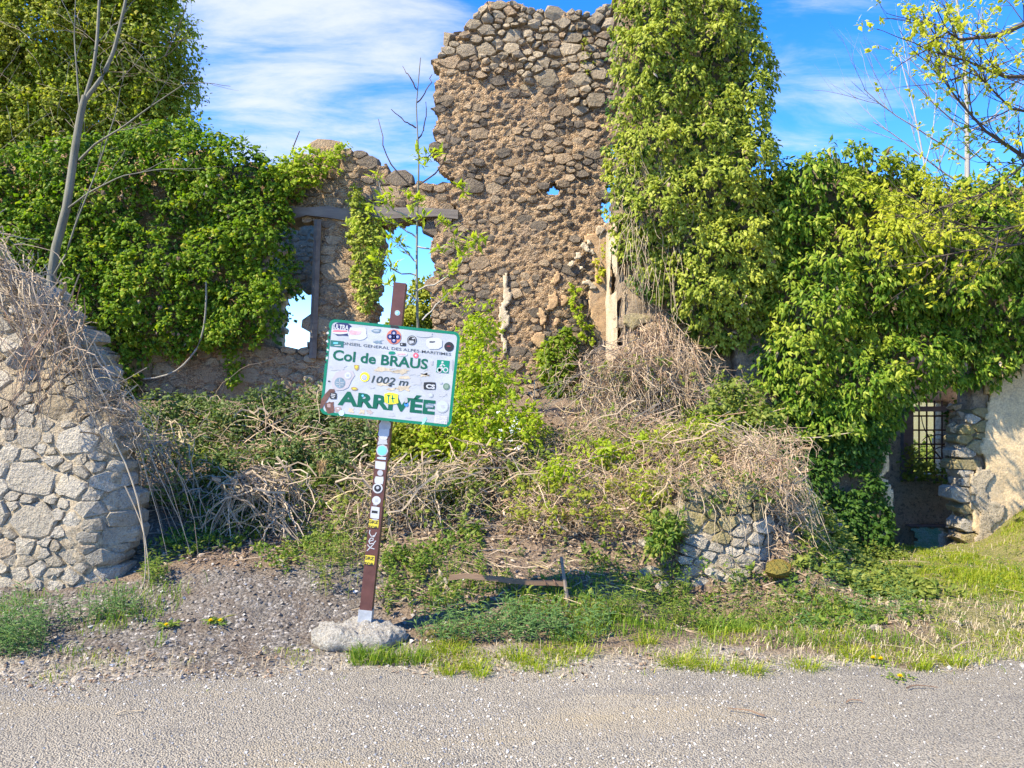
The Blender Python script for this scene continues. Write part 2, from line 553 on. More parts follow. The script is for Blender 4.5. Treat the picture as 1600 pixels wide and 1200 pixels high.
M['grass_green'] = mat_leaf('green_grass', [(0, (0.090, 0.177, 0.015)), (0.5, (0.148, 0.244, 0.022)), (0.8, (0.223, 0.302, 0.031)), (1, (0.339, 0.343, 0.056))], 0.35)
M['grass_lawn'] = mat_leaf('spring_lawn', [(0, (0.159, 0.239, 0.012)), (0.5, (0.254, 0.322, 0.019)), (0.82, (0.350, 0.385, 0.028)), (0.93, (0.445, 0.406, 0.062)), (1, (0.530, 0.437, 0.124))], 0.4)
M['weed'] = mat_leaf('verge_weed', [(0, (0.07, 0.145, 0.045)), (0.5, (0.11, 0.20, 0.055)), (1, (0.18, 0.255, 0.08))], 0.35)
M['straw'] = mat_leaf('dry_grass', [(0, (0.40, 0.31, 0.19)), (0.6, (0.52, 0.42, 0.27)), (1, (0.60, 0.51, 0.36))], 0.25, tcol=(1, .95, .7), rough=0.8)
M['petal'] = mat_leaf('dandelion_petal', [(0, (0.80, 0.56, 0.0)), (1, (0.88, 0.66, 0.01))], 0.3, tcol=(1, 1, 0.6))
M['blossom'] = mat_leaf('white_blossom', [(0, (0.75, 0.72, 0.68)), (1, (0.82, 0.8, 0.76))], 0.3, tcol=(1, 1, 1))

# road: coarse chippings
m, t, out = newmat('coarse_chippings')
v1 = voro(t, 105, 'F1', 'Color')
vd = voro(t, 105, 'F1', 'Distance')
v2 = voro(t, 150, 'F1', 'Color')
s1 = N(t, 'ShaderNodeSeparateColor'); t.links.new(v1, s1.inputs[0])
s2 = N(t, 'ShaderNodeSeparateColor'); t.links.new(v2, s2.inputs[0])
c = ramp(t, s1.outputs[0], [(0.0, (0.204, 0.175, 0.136)), (0.15, (0.337, 0.296, 0.233)), (0.55, (0.428, 0.378, 0.295)), (0.85, (0.530, 0.470, 0.374)), (1.0, (0.439, 0.349, 0.238))])
c2 = ramp(t, s2.outputs[1], [(0.0, (0.245, 0.218, 0.185)), (0.5, (0.428, 0.378, 0.317)), (1.0, (0.551, 0.495, 0.414))])
c = mixcol(t, 0.4, c, c2)
c = mixcol(t, ramp(t, vd, [(0.45, (0, 0, 0)), (0.75, (0.8, 0.8, 0.8))]), c, (0.14, 0.13, 0.12))
n1 = noise(t, 1.3, 6, 0.65, 'Pos', .4, (.45, 1.6, 1))
c = mixcol(t, ramp(t, n1, [(0.54, (0, 0, 0)), (0.68, (0.75, 0.75, 0.75))]), c, (0.42, 0.345, 0.235))
n9 = noise(t, 2.1, 5, 0.65, 'Pos', .3, (.6, 1.4, 1))
c = mixcol(t, ramp(t, n9, [(0.32, (0.5, 0.5, 0.5)), (0.46, (0, 0, 0))]), c, (0.20, 0.185, 0.17))
n0 = noise(t, 0.35, 3, 0.5, 'Pos')
c = mixcol(t, 1.0, c, ramp(t, n0, [(0.3, (0.70, 0.70, 0.68)), (0.7, (0.89, 0.875, 0.83))]), 'MULTIPLY')
h = mth(t, 'ADD', mth(t, 'MULTIPLY', vd, -1.0), mth(t, 'MULTIPLY', s1.outputs[1], 0.5))
finish(t, out, c, 0.95, h, 0.011, 0.85, 0.1)
M['road'] = m

# ground: zones by the kind of earth (gravelly, littered, turf)
m, t, out = newmat('earth')
at = N(t, 'ShaderNodeAttribute'); at.attribute_name = 'zone'
sz = N(t, 'ShaderNodeSeparateColor'); t.links.new(at.outputs['Color'], sz.inputs[0])
pale = ramp(t, None, [(0, (0.204, 0.175, 0.136)), (.5, (0.377, 0.325, 0.251)), (.88, (0.449, 0.393, 0.308)), (1, (0.551, 0.485, 0.387))])
va = voro(t, 48, 'F1', 'Color'); vda = voro(t, 48)
sa = N(t, 'ShaderNodeSeparateColor'); t.links.new(va, sa.inputs[0])
n1 = noise(t, 5, 7, 0.65, 'Pos'); n2 = noise(t, 40, 5, 0.7, 'Pos')
grit = ramp(t, sa.outputs[0], [(0, (0.10, 0.085, 0.07)), (0.5, (0.19, 0.165, 0.135)), (0.88, (0.26, 0.23, 0.195)), (1, (0.50, 0.46, 0.41))])
grit = mixcol(t, ramp(t, n1, [(0.42, (0, 0, 0)), (0.62, (0.8, 0.8, 0.8))]), grit, (0.15, 0.115, 0.085))
soil = ramp(t, n2, [(0.3, (0.10, 0.07, 0.046)), (0.5, (0.21, 0.15, 0.10)), (0.72, (0.34, 0.255, 0.175))])
turf = ramp(t, n1, [(0.3, (0.13, 0.17, 0.03)), (0.5, (0.22, 0.235, 0.05)), (0.68, (0.37, 0.30, 0.14))])
turf = mixcol(t, 0.45, turf, soil)
t.links.new(sa.outputs[1], pale.node.inputs['Fac'])
c = mixcol(t, sz.outputs[0], soil, grit)
c = mixcol(t, sz.outputs[1], c, pale)
c = mixcol(t, sz.outputs[2], c, turf)
finish(t, out, c, 0.95, mth(t, 'ADD', mth(t, 'MULTIPLY', n2, 1.0), mth(t, 'MULTIPLY', vda, -0.5)), 0.03, 1.0, 0.15)
M['earth'] = m


# ------------------------------------------------------------------ builders
def unit(a):
    return a / np.maximum(np.linalg.norm(a, axis=-1, keepdims=True), 1e-9)


def leaf_geo(P, D, Nn, L, W, fold=0.18, droop=0.12):
    """Folded four-triangle leaves: base, left, right, midrib and tip."""
    n = len(P)
    D = unit(D)
    S = unit(np.cross(D, Nn))
    Nn = np.cross(S, D)
    L = np.broadcast_to(L, (n,))[:, None]
    W = np.broadcast_to(W, (n,))[:, None]
    base = P
    lf = P + D * L * 0.4 - S * W * 0.5
    rt = P + D * L * 0.4 + S * W * 0.5
    mid = P + D * L * 0.45 + Nn * W * fold
    tip = P + D * L - Nn * L * droop
    V = np.stack([base, lf, mid, rt, tip], 1).reshape(-1, 3)
    f = np.array([[0, 2, 1], [0, 3, 2], [1, 2, 4], [2, 3, 4]])
    Fa = (np.arange(n)[:, None, None] * 5 + f[None]).reshape(-1, 3)
    return V, Fa


def join(parts):
    V = []
    Fs = []
    o = 0
    for v, f in parts:
        V.append(v)
        Fs.append(np.asarray(f) + o)
        o += len(v)
    return np.concatenate(V), np.concatenate(Fs)


def tufts(C, On, per, rad, L, W, droop=0.55, up=0.7, rng=RNG, spread=1.0):
    """A drooping tuft of leaves round each centre C with outward direction On."""
    n = len(C)
    P = np.repeat(C, per, 0)
    O = np.repeat(On, per, 0)
    k = n * per
    rv = rng.normal(size=(k, 3))
    P = P + unit(rv) * (rad * rng.random((k, 1)) ** 0.6)
    D = unit(O * 0.55 + rng.normal(size=(k, 3)) * 0.62 * spread)
    D[:, 2] -= droop * (0.4 + rng.random(k))
    D = unit(D)
    Nn = unit(O * 0.75 + np.array((0, 0, up)) + rng.normal(size=(k, 3)) * 0.45)
    sc = 0.45 + 1.05 * rng.random(k) ** 1.3
    return leaf_geo(P, D, Nn, L * sc, W * sc * (0.85 + 0.3 * rng.random(k)))


def tubes(P, rad, sides=4):
    """P (m,k,3) centre lines, rad (m,k) radii -> verts, quads."""
    P = np.asarray(P, float)
    m, k, _ = P.shape
    T = unit(np.gradient(P, axis=1))
    ref = np.where(np.abs(T[..., 2:3]) > 0.9, np.array((1.0, 0, 0)), np.array((0, 0, 1.0)))
    A = unit(np.cross(T, ref))
    B = np.cross(T, A)
    ang = np.arange(sides) * 2 * math.pi / sides
    ring = A[:, :, None] * np.cos(ang)[:, None] + B[:, :, None] * np.sin(ang)[:, None]
    V = P[:, :, None] + ring * np.asarray(rad)[:, :, None, None]
    idx = np.arange(m * k * sides).reshape(m, k, sides)
    a = idx[:, :-1]
    b = idx[:, 1:]
    q = np.stack([a, np.roll(a, -1, 2), np.roll(b, -1, 2), b], -1).reshape(-1, 4)
    return V.reshape(-1, 3), q


def curve_pts(A, B, Cc, k=8, wob=0.03, rng=RNG):
    """Quadratic arcs from A over Cc to B (m,3) with a wobble."""
    t = np.linspace(0, 1, k)[None, :, None]
    A = A[:, None]
    B = B[:, None]
    Cc = Cc[:, None]
    P = A * (1 - t) ** 2 + 2 * Cc * t * (1 - t) + B * t ** 2
    w = rng.normal(size=P.shape) * wob
    w[:, 0] = 0
    w = (w + np.roll(w, 1, 1)) * 0.5
    return P + w


def blades(P, L, W, lean=0.5, rng=RNG, az=None):
    """Bent grass blades, three triangles each."""
    n = len(P)
    az = rng.random(n) * 2 * math.pi if az is None else az
    d = np.stack([np.cos(az), np.sin(az), np.zeros(n)], 1)
    s = np.stack([-np.sin(az + rng.normal(size=n) * 0.8), np.cos(az), np.zeros(n)], 1)
    L = np.broadcast_to(L, (n,))[:, None]
    W = np.broadcast_to(W, (n,))[:, None]
    le = (lean * (0.3 + rng.random(n)))[:, None]
    upv = np.array((0, 0, 1.0))
    mid = P + upv * L * 0.55 + d * L * 0.2 * le
    tip = P + upv * L * (1 - 0.35 * le) + d * L * 0.75 * le
    V = np.stack([P - s * W / 2, P + s * W / 2, mid - s * W * .4, mid + s * W * .4, tip], 1).reshape(-1, 3)
    f = np.array([[0, 1, 3], [0, 3, 2], [2, 3, 4]])
    return V, (np.arange(n)[:, None, None] * 5 + f[None]).reshape(-1, 3)


def sheet(poly, Y, bulge, Rr, seed, namp=0.12, holes=(), yoff=None):
    """A bulging foliage surface over a polygon (in x, z) in front of the plane y = Y."""
    def fn(x, z):
        d = polydist(x, z, poly)
        for h in holes:
            d = np.minimum(d, polydist(x, z, h))
        e = np.clip(d / Rr, 0, 1)
        b = bulge * np.sqrt(1 - (1 - e) ** 2)
        b = b * (1 + 0.35 * fbm(x, z, 0.9, seed, 2)) + namp * vnoise(x, z * 1.3, 0.27, seed + 5) * np.minimum(1, e * 2)
        return np.maximum(b, 0.02)
    return fn


def sheet_points(poly, Y, fn, spacing, holes=(), rng=RNG, depth=0.0, dens=None, tilt=None):
    poly = np.asarray(poly)
    x0, z0 = poly.min(0)
    x1, z1 = poly.max(0)
    gx, gz = np.meshgrid(np.arange(x0, x1, spacing), np.arange(z0, z1, spacing))
    x = gx.ravel() + (rng.random(gx.size) - 0.5) * spacing * 1.5
    z = gz.ravel() + (rng.random(gx.size) - 0.5) * spacing * 1.5
    ok = inpoly(x, z, poly)
    for h in holes:
        ok &= ~inpoly(x, z, h)
    if dens is not None:
        ok &= rng.random(len(x)) < dens(x, z)
    x = x[ok]
    z = z[ok]
    b = fn(x, z)
    e = 0.04
    nx = -(fn(x + e, z) - fn(x - e, z)) / (2 * e)
    nz_ = -(fn(x, z + e) - fn(x, z - e)) / (2 * e)
    O = unit(np.stack([nx * 0.8, -np.ones(len(x)), nz_ * 0.8], 1))
    f = 1 - depth * rng.random(len(x))
    yy = (Y if tilt is None else tilt(x, z)) - b * f
    return np.stack([x, yy, z], 1), O


def add_leaves(parent, C, O, n, L, W, mat, rng=RNG, protos=5):
    """Single large leaves picked out on the front of a plant: parts named leaf."""
    ms = []
    for i in range(protos):
        d = np.array([[0.25 * (rng.random() - .5), -0.55, -0.75]])
        v, f = leaf_geo(np.zeros((1, 3)), d, np.array([[0.3 * (rng.random() - .5), -0.8, 0.6]]), L, W)
        ms.append(rawmesh('leaf', v, [f], [mat]))
    idx = rng.choice(len(C), min(n, len(C)), replace=False)
    for i in idx:
        put('leaf', ms[int(rng.integers(protos))], C[i] + O[i] * 0.05, parent,
            (rng.normal() * .35, rng.normal() * .35, rng.normal() * .7), [float(0.75 + .6 * rng.random())] * 3)


# ---- masonry
def wall_core(name, poly, holes, yf, thick, cell, namp, mat, parent, seed=1, kind=None, edge=0.5, fine=0.09):
    poly = np.asarray(poly)
    x0, z0 = poly.min(0) - cell
    x1, z1 = poly.max(0) + cell
    nx = int((x1 - x0) / cell) + 1
    nz_ = int((z1 - z0) / cell) + 1
    xs = x0 + np.arange(nx + 1) * cell
    zs = z0 + np.arange(nz_ + 1) * cell
    gx, gz = np.meshgrid(xs, zs, indexing='ij')
    cxx = gx[:-1, :-1] + cell / 2
    czz = gz[:-1, :-1] + cell / 2
    jx = cxx + fbm(cxx, czz, 0.16, seed + 3, 2) * edge * 0.12
    jz = czz + fbm(cxx, czz, 0.16, seed + 4, 2) * edge * 0.12
    ok = inpoly(jx, jz, poly)
    for h in holes:
        ok &= ~inpoly(jx, jz, h)
    rr = np.random.default_rng(seed)
    vx = gx + (rr.random(gx.shape) - .5) * cell * 0.5
    vz = gz + (rr.random(gx.shape) - .5) * cell * 0.5
    front = np.stack([vx, yf(vx, vz) - namp * (fbm(vx, vz, 0.30, seed, 2) * 0.6 + fbm(vx, vz * 1.4, fine, seed + 1, 2) * 0.7), vz], -1)
    back = front.copy()
    back[..., 1] = yf(vx, vz) + thick + namp * 0.5 * fbm(vx, vz, 0.2, seed + 9, 2)
    nv = (nx + 1) * (nz_ + 1)
    V = np.concatenate([front.reshape(-1, 3), back.reshape(-1, 3)])
    I = np.arange(nv).reshape(nx + 1, nz_ + 1)
    a, b, c, d = I[:-1, :-1], I[1:, :-1], I[1:, 1:], I[:-1, 1:]
    Q = [np.stack([a, b, c, d], -1)[ok]]
    Q.append(np.stack([a, d, c, b], -1)[ok] + nv)
    pad = np.pad(ok, 1)
    for (di, dj, e0, e1) in ((-1, 0, a, d), (1, 0, c, b), (0, -1, b, a), (0, 1, d, c)):
        nb_ = pad[1 + di:nx + 1 + di, 1 + dj:nz_ + 1 + dj]
        s = ok & ~nb_
        p, q = e0[s], e1[s]
        Q.append(np.stack([p, q, q + nv, p + nv], -1))
    Q = np.concatenate(Q)
    used = np.unique(Q)
    remap = np.full(len(V), -1)
    remap[used] = np.arange(len(used))
    o = part(name, V[used], [remap[Q]], mat, parent, kind, smoothed=True)
    return o


def seeds_in(poly, holes, r, aniso, n_try, rng):
    """Dart throwing with a varying radius; distances measured with z stretched by aniso."""
    poly = np.asarray(poly)
    x0, z0 = poly.min(0)
    x1, z1 = poly.max(0)
    X = x0 + rng.random(n_try) * (x1 - x0)
    Z = z0 + rng.random(n_try) * (z1 - z0)
    ok = inpoly(X, Z, poly)
    for h in holes:
        ok &= ~inpoly(X, Z, h)
    X, Z = X[ok], Z[ok]
    ps = np.zeros((len(X), 3))
    k = 0
    for x, z in zip(X, Z):
        rr = r(x, z) if callable(r) else r[0] + (r[1] - r[0]) * rng.random() ** 1.7
        if k:
            d = (ps[:k, 0] - x) ** 2 + ((ps[:k, 1] - z) * aniso) ** 2
            if (d < (0.5 * (ps[:k, 2] + rr)) ** 2).any():
                continue
        ps[k] = (x, z, rr)
        k += 1
    return ps[:k]


def cells(ps, aniso, maxf=0.85):
    S = ps[:, :2] * np.array((1, aniso))
    out = []
    for i in range(len(S)):
        c = S[i]
        Rm = ps[i, 2] * maxf
        ang = np.arange(8) * math.pi / 4 + 0.39
        poly = [(c[0] + Rm * math.cos(a), c[1] + Rm * math.sin(a)) for a in ang]
        d = ((S - c) ** 2).sum(1)
        for j in np.argsort(d)[1:16]:
            o = S[j]
            w = ps[i, 2] / (ps[i, 2] + ps[j, 2])
            mx, my = c[0] + (o[0] - c[0]) * w, c[1] + (o[1] - c[1]) * w
            nx, ny = o - c
            new = []
            for k in range(len(poly)):
                p, q = poly[k], poly[(k + 1) % len(poly)]
                dp = (p[0] - mx) * nx + (p[1] - my) * ny
                dq = (q[0] - mx) * nx + (q[1] - my) * ny
                if dp <= 0:
                    new.append(p)
                if (dp < 0) != (dq < 0):
                    t = dp / (dp - dq)
                    new.append((p[0] + (q[0] - p[0]) * t, p[1] + (q[1] - p[1]) * t))
            poly = new
            if len(poly) < 3:
                break
        if len(poly) >= 3:
            out.append((i, np.array(poly) / np.array((1, aniso))))
    return out


def stone_geo(poly, gap, depth, proud, yf, rng, rough=0.25):
    c = poly.mean(0)
    rad = np.hypot(*(poly - c).T).mean()
    if rad < gap * 1.6:
        return None
    p = c + (poly - c) * (1 - gap / rad)
    keep = [k for k in range(len(p)) if np.hypot(*(p[k] - p[k - 1])) > rad * 0.22]
    if len(keep) < 3:
        return None
    p = p[keep]
    if len(p) <= 6:
        p = np.concatenate([np.stack([p * .87 + np.roll(p, -1, 0) * .13, p * .13 + np.roll(p, -1, 0) * .87], 1).reshape(-1, 2)])
    p = p[:11]
    n = len(p)
    p = p + rng.normal(size=p.shape) * rad * 0.07
    yc = yf(c[0], c[1])
    yb = yf(p[:, 0], p[:, 1])
    tl = rng.normal(size=2) * rough * proud / rad
    tilt = (p - c) @ tl
    inner = c + (p - c) * (0.80 + 0.14 * rng.random((n, 1)))
    r0 = np.stack([p[:, 0], yb + depth, p[:, 1]], 1)
    r1 = np.stack([p[:, 0], yb - proud * 0.25 * rng.random(n), p[:, 1]], 1)
    r2 = np.stack([inner[:, 0], yf(inner[:, 0], inner[:, 1]) - proud * (0.75 + 0.35 * rng.random(n)) - tilt * 0.8, inner[:, 1]], 1)
    cc = np.array([[c[0] + rng.normal() * rad * .12, yc - proud * (0.95 + 0.3 * rng.random()), c[1] + rng.normal() * rad * .1]])
    V = np.concatenate([r0, r1, r2, cc])
    k = np.arange(n)
    k2 = (k + 1) % n
    Q = np.concatenate([np.stack([k, k2, k2 + n, k + n], 1), np.stack([k + n, k2 + n, k2 + 2 * n, k + 2 * n], 1)])
    T = np.stack([k + 2 * n, k2 + 2 * n, np.full(n, 3 * n)], 1)
    return V, Q, T


def masonry(parent, ps, aniso, gap, depth, proud, yf, pick, rng, limit=290, maxf=0.85, name='stone', smoothed=False):
    """Every stone of a face as an object; those past the limit joined into one part."""
    cl = cells(ps, aniso, maxf)
    cl.sort(key=lambda t: -ps[t[0], 2])
    cnt = 0
    rest = {}
    for i, poly in cl:
        g = stone_geo(poly, gap, depth, proud * (0.6 + 0.8 * rng.random()), yf, rng)
        if g is None:
            continue
        V, Q, T = g
        mat = pick(ps[i, 0], ps[i, 1])
        if mat is None:
            continue
        if cnt < limit:
            part(name, V, [Q, T], mat, parent, smoothed=smoothed, origin=V.mean(0))
            cnt += 1
        else:
            rest.setdefault(mat.name, [mat, [], [], []])
            e = rest[mat.name]
            o = sum(len(v) for v in e[1])
            e[1].append(V)
            e[2].append(Q + o)
            e[3].append(T + o)
    for mat, vs, qs, ts in rest.values():
        part('small_stones', np.concatenate(vs), [np.concatenate(qs), np.concatenate(ts)], mat, parent, 'stuff')


def hull_rock(rng, n=16, squash=0.75):
    bm = bmesh.new()
    p = unit(rng.normal(size=(n, 3))) * (0.75 + 0.35 * rng.random((n, 1))) * np.array((1, 0.85, squash))
    for q in p:
        bm.verts.new(q)
    res = bmesh.ops.convex_hull(bm, input=bm.verts)
    bmesh.ops.delete(bm, geom=[g for g in res['geom_interior'] if isinstance(g, bmesh.types.BMVert)], context='VERTS')
    me = bpy.data.meshes.new('rock')
    bm.to_mesh(me)
    bm.free()
    return me


def rock_set(mat, n=8, squash=0.75, seed=3):
    r = np.random.default_rng(seed)
    out = []
    for i in range(n):
        me = hull_rock(r, 11, squash)
        me.materials.append(mat)
        out.append(me)
    return out


def loose(parent, pts, sizes, rocks, rng, name='stone'):
    for p, s in zip(pts, sizes):
        put(name, rocks[int(rng.integers(len(rocks)))], p, parent,
            (rng.normal() * .3, rng.normal() * .3, rng.random() * 6.28), (float(s * (0.9 + .4 * rng.random())), float(s), float(s * (0.75 + .35 * rng.random()))))


# ---- branching
def grow(rng, p, d, L, r, lev, out, tips, k=7, kids=(3, 5), ratio=0.62, ang=0.75, up=0.12, wob=0.10, start=0.25):
    d = d / np.linalg.norm(d)
    pts = [np.array(p, float)]
    dd = d.copy()
    for i in range(k - 1):
        dd = dd + rng.normal(size=3) * wob
        dd[2] += up * 0.3
        dd = dd / np.linalg.norm(dd)
        pts.append(pts[-1] + dd * L / (k - 1))
    pts = np.array(pts)
    rad = np.linspace(r, r * (0.45 if lev > 0 else 0.3), k)
    out.append((lev, pts, rad))
    if lev == 0:
        tips.append((pts[-1], dd))
        tips.append((pts[k // 2], dd))
        return
    for i in range(int(rng.integers(kids[0], kids[1] + 1))):
        t = start + (1 - start) * rng.random()
        j = min(int(t * (k - 1)), k - 2)
        f = t * (k - 1) - j
        q = pts[j] * (1 - f) + pts[j + 1] * f
        a = unit(rng.normal(size=3))
        side = unit(np.cross(dd, a)) if np.linalg.norm(np.cross(dd, a)) > 1e-3 else a
        nd = unit(unit(pts[j + 1] - pts[j]) * math.cos(ang) + side * math.sin(ang) * (0.7 + .6 * rng.random()))
        nd[2] += up
        grow(rng, q, nd, L * ratio * (0.7 + .5 * rng.random()), rad[j] * 0.62, lev - 1, out, tips, k, kids, ratio, ang, up, wob, start)


def branch_mesh(out, sides=5):
    P = np.stack([o[1] for o in out])
    rr = np.stack([o[2] for o in out])
    return tubes(P, rr, sides)


# ------------------------------------------------------------------ terrain
EDGE_Y = 4.43


def road_edge(x):
    x = np.asarray(x, float)
    return EDGE_Y - 3.6 * smooth(-5.6, -9.0, x) + 0.16 * fbm(x, x * 0, 1.1, 31, 3) + 0.10 * vnoise(x, x * 0 + 3, 0.25, 32) + .03 * vnoise(x, x * 0 + 9, .09, 33) + 0.04 * np.clip(x, -3, 4) * 0.6


def H(x, y):
    x = np.asarray(x, float)
    y = np.asarray(y, float)
    mid = np.interp(y, [4.5, 4.9, 5.3, 5.8, 6.5, 7.5, 9, 10.4, 12.5, 15, 20, 60], [0, 0.02, 0.06, 0.21, 0.42, 0.85, 1.33, 1.55, 1.4, 0.4, -1.0, -6])
    rgt = np.interp(y, [4.5, 5.5, 7.5, 8.6, 12, 16, 25, 60], [0, 0.03, -0.05, -0.15, -0.18, -0.3, -0.8, -5])
    rgt = rgt - .62 * smooth(9.0, 9.5, y) * smooth(13.5, 12.6, y) * smooth(3.6, 4.2, x) + 0.74 * smooth(4.85, 6.5, x) * smooth(4.9, 8.2, y) * smooth(9.6, 8.75, y)
    t = smooth(2.25, 3.35, x + 0.25 * vnoise(x, y, 0.8, 4))
    z = mid * (1 - t) + rgt * t
    z = z + 0.50 * np.exp(-((x - 1.75) / 0.62) ** 2 - ((y - 7.0) / 0.62) ** 2) * (y > 4.6)
    z = z - 0.34 * np.exp(-((x - 1.65) / 0.75) ** 2) * smooth(6.5, 6.15, y) * smooth(5.0, 5.7, y)
    near = smooth(4.5, 5.2, y) * smooth(60, 20, y)
    z = z + near * (0.05 * fbm(x, y, 0.6, 8, 3) + 0.015 * vnoise(x, y, 0.12, 9))
    # spoil heap beside the near wall
    z = z + 0.10 * np.exp(-((x + 2.2) / 0.8) ** 2 - ((y - 5.6) / 0.55) ** 2)
    # land falls away behind, distant hillside beyond
    z = z + np.clip(y - 140, 0, None) * 0.02 * smooth(140, 500, y) * smooth(3000, 900, y)
    z = np.where(y < 4.35, 0.0, z)
    z = z + np.where(y < -12, (y + 12) * 0.02 * -1 * smooth(-12, -60, y) * 0.5, 0)
    return z


def grid_axis(lo, hi, step, far):
    fine = np.arange(lo, hi + step / 2, step)
    out = []
    s = step
    a = hi
    while a < far:
        s *= 1.35
        a += s
        out.append(a)
    o2 = []
    s = step
    a = lo
    while a > -far:
        s *= 1.35
        a -= s
        o2.append(a)
    return np.array(o2[::-1] + list(fine) + out)


xs = grid_axis(-6.5, 8.0, 0.06, 3000)
ys = grid_axis(4.0, 11.0, 0.06, 3000)
gx, gy = np.meshgrid(xs, ys, indexing='ij')
gz = H(gx, gy)
V = np.stack([gx, gy, gz], -1).reshape(-1, 3)
I = np.arange(gx.size).reshape(gx.shape)
Q = np.stack([I[:-1, :-1], I[1:, :-1], I[1:, 1:], I[:-1, 1:]], -1).reshape(-1, 4)
me = rawmesh('ground', V, [Q], [M['earth']], True)
zr = smooth(0.15, -0.1, vnoise(gx, gy, 0.5, 21) * 0.25 + (gy - 6.0) + 0.2) * smooth(-.75, -1.35, gx + 0.3 * vnoise(gx, gy, .6, 22))
zg = smooth(.38, .02, gy - road_edge(gx) + 0.22 * vnoise(gx, gy, .4, 23) + .1 * vnoise(gx, gy, .12, 27))
zb = smooth(2.2, 3.0, gx + 0.4 * vnoise(gx, gy, .7, 24)) * smooth(4.5, 4.75, gy)
zb = np.maximum(zb, smooth(11, 14, gy))
zb = np.maximum(zb, smooth(-8, -14, gy))
zb = zb * (1 - zg)
zone = np.stack([zr, zg, zb, zr * 0 + 1], -1).reshape(-1, 4).astype(np.float32)
ca = me.color_attributes.new('zone', 'FLOAT_COLOR', 'POINT')
ca.data.foreach_set('color', zone.ravel())
o = put('ground', me, (0, 0, 0))
o['kind'] = 'structure'

# road surface
rx = grid_axis(-5.0, 6.0, 0.05, 120)
ny = 40
e = road_edge(rx)
rows = np.concatenate([[-7.0, -3, 0, 1.5, 2.5], np.linspace(3.0, 4.2, 12)])
rows_f = (rows + 7) / 11.2
gx, gy = np.meshgrid(rx, np.arange(len(rows) + 4), indexing='ij')
gyv = np.zeros_like(gx)
gyv[:, :len(rows)] = -7.0 + (np.minimum(4.2, e - .23) + 7.0)[:, None] * rows_f[None]
for k in range(4):
    gyv[:, len(rows) + k] = np.minimum(4.2, e - .23) + (e - np.minimum(4.2, e - .23)) * (k + 1) / 4
crown = 0.006 + 0.0 * gyv
gzv = np.maximum(H(gx, gyv) + 0.006, 0.006)
gzv[:, -1] = H(gx[:, -1], gyv[:, -1]) + 0.002
V = np.stack([gx, gyv, gzv], -1).reshape(-1, 3)
I = np.arange(gx.size).reshape(gx.shape)
Q = np.stack([I[:-1, :-1], I[1:, :-1], I[1:, 1:], I[:-1, 1:]], -1).reshape(-1, 4)
o = part('road', V, [Q], M['road'], None, 'structure', True, origin=np.zeros(3))


def gpt(x, y):
    return np.array((x, y, float(H(x, y))))


def on_ground(n, x0, x1, y0, y1, rng, dens=None):
    x = x0 + rng.random(n) * (x1 - x0)
    y = y0 + rng.random(n) * (y1 - y0)
    if dens is not None:
        k = rng.random(n) < dens(x, y)
        x, y = x[k], y[k]
    return np.stack([x, y, H(x, y)], 1)


# ------------------------------------------------------------------ walls
YW = 11.0
flatY = lambda Y: (lambda x, z: np.zeros_like(np.asarray(x, float)) + Y)
rocks_crown = rock_set(M['stone_crown'], 8, 0.75, 3)
rocks_dark = rock_set(M['stone_dark'], 5, 0.7, 4)
rocks_grey = rock_set(M['stone_grey'], 6, 0.7, 5)

# --- the tall ruined tower wall
tower = thing('ruined_tower_wall', 'tall ruined rubble stone wall with a small hole through it', 'ruined wall', px(815, 640, YW))
tw = pxs([(676, 690), (677, 520), (679, 400), (678, 348), (712, 340), (712, 285), (698, 268), (686, 262), (681, 235), (684, 170), (683, 110), (688, 74),
          (715, 66), (738, 40), (750, 22), (768, 8), (800, 6), (850, 20), (900, 24), (950, 14), (962, 20), (960, 285), (948, 296), (940, 312), (936, 330), (944, 344), (968, 352),
          (972, 470), (972, 690)], YW)
hole = pxs([(850, 298), (854, 283), (867, 281), (878, 297), (872, 312), (855, 312)], YW)
pocket = pxs([(744, 282), (757, 278), (760, 304), (747, 305)], YW)
yt = lambda x, z: YW + 0.05 * fbm(x, z, 1.1, 41, 2)
wall_core('wall_core', tw, [hole], yt, 0.30, 0.024, 0.055, M['mortar_tower'], tower, 5, edge=0.9, fine=0.055)
rg = np.random.default_rng(51)
ps = seeds_in(tw, [hole], (0.09, 0.29), 1.55, 12000, rg)
yc_top = px(0, 118, YW)[2]


def pick_tower(x, z):
    zz = z + 0.35 * vnoise(x, z, 0.5, 3)
    pxx = 800 + x * F / YW
    loose_zone = zz > yc_top or (pxx > 893 and z > px(0, 175, YW)[2])
    v = vnoise(x, z, 0.45, 12) + rg.normal() * 0.45
    low = z < px(0, 330, YW)[2]
    if loose_zone:
        return M['stone_crown'] if rg.random() < 0.8 else M['stone_tower']
    bare = 0.5 + 0.42 * vnoise(x, z, 0.75, 19) + 0.15 * vnoise(x, z, .3, 20)
    if rg.random() < (bare - .05 if low else bare + .08):
        return None
    if v > -0.05:
        return M['stone_dark']
    return M['stone_tower']


top_ps = [i for i, p in enumerate(ps) if p[1] > yc_top - .12 or (p[0] > px(890, 0, YW)[0] and p[1] > px(0, 172, YW)[2])]
rest_ps = np.array([p for i, p in enumerate(ps) if i not in set(top_ps)])
masonry(tower, ps[top_ps], 1.55, 0.006, 0.16, 0.065, yt, pick_tower, rg, 120, 0.80)
masonry(tower, rest_ps, 1.55, 0.003, 0.14, 0.036, lambda x, z: yt(x, z) + .016, pick_tower, rg, 170, 0.78)
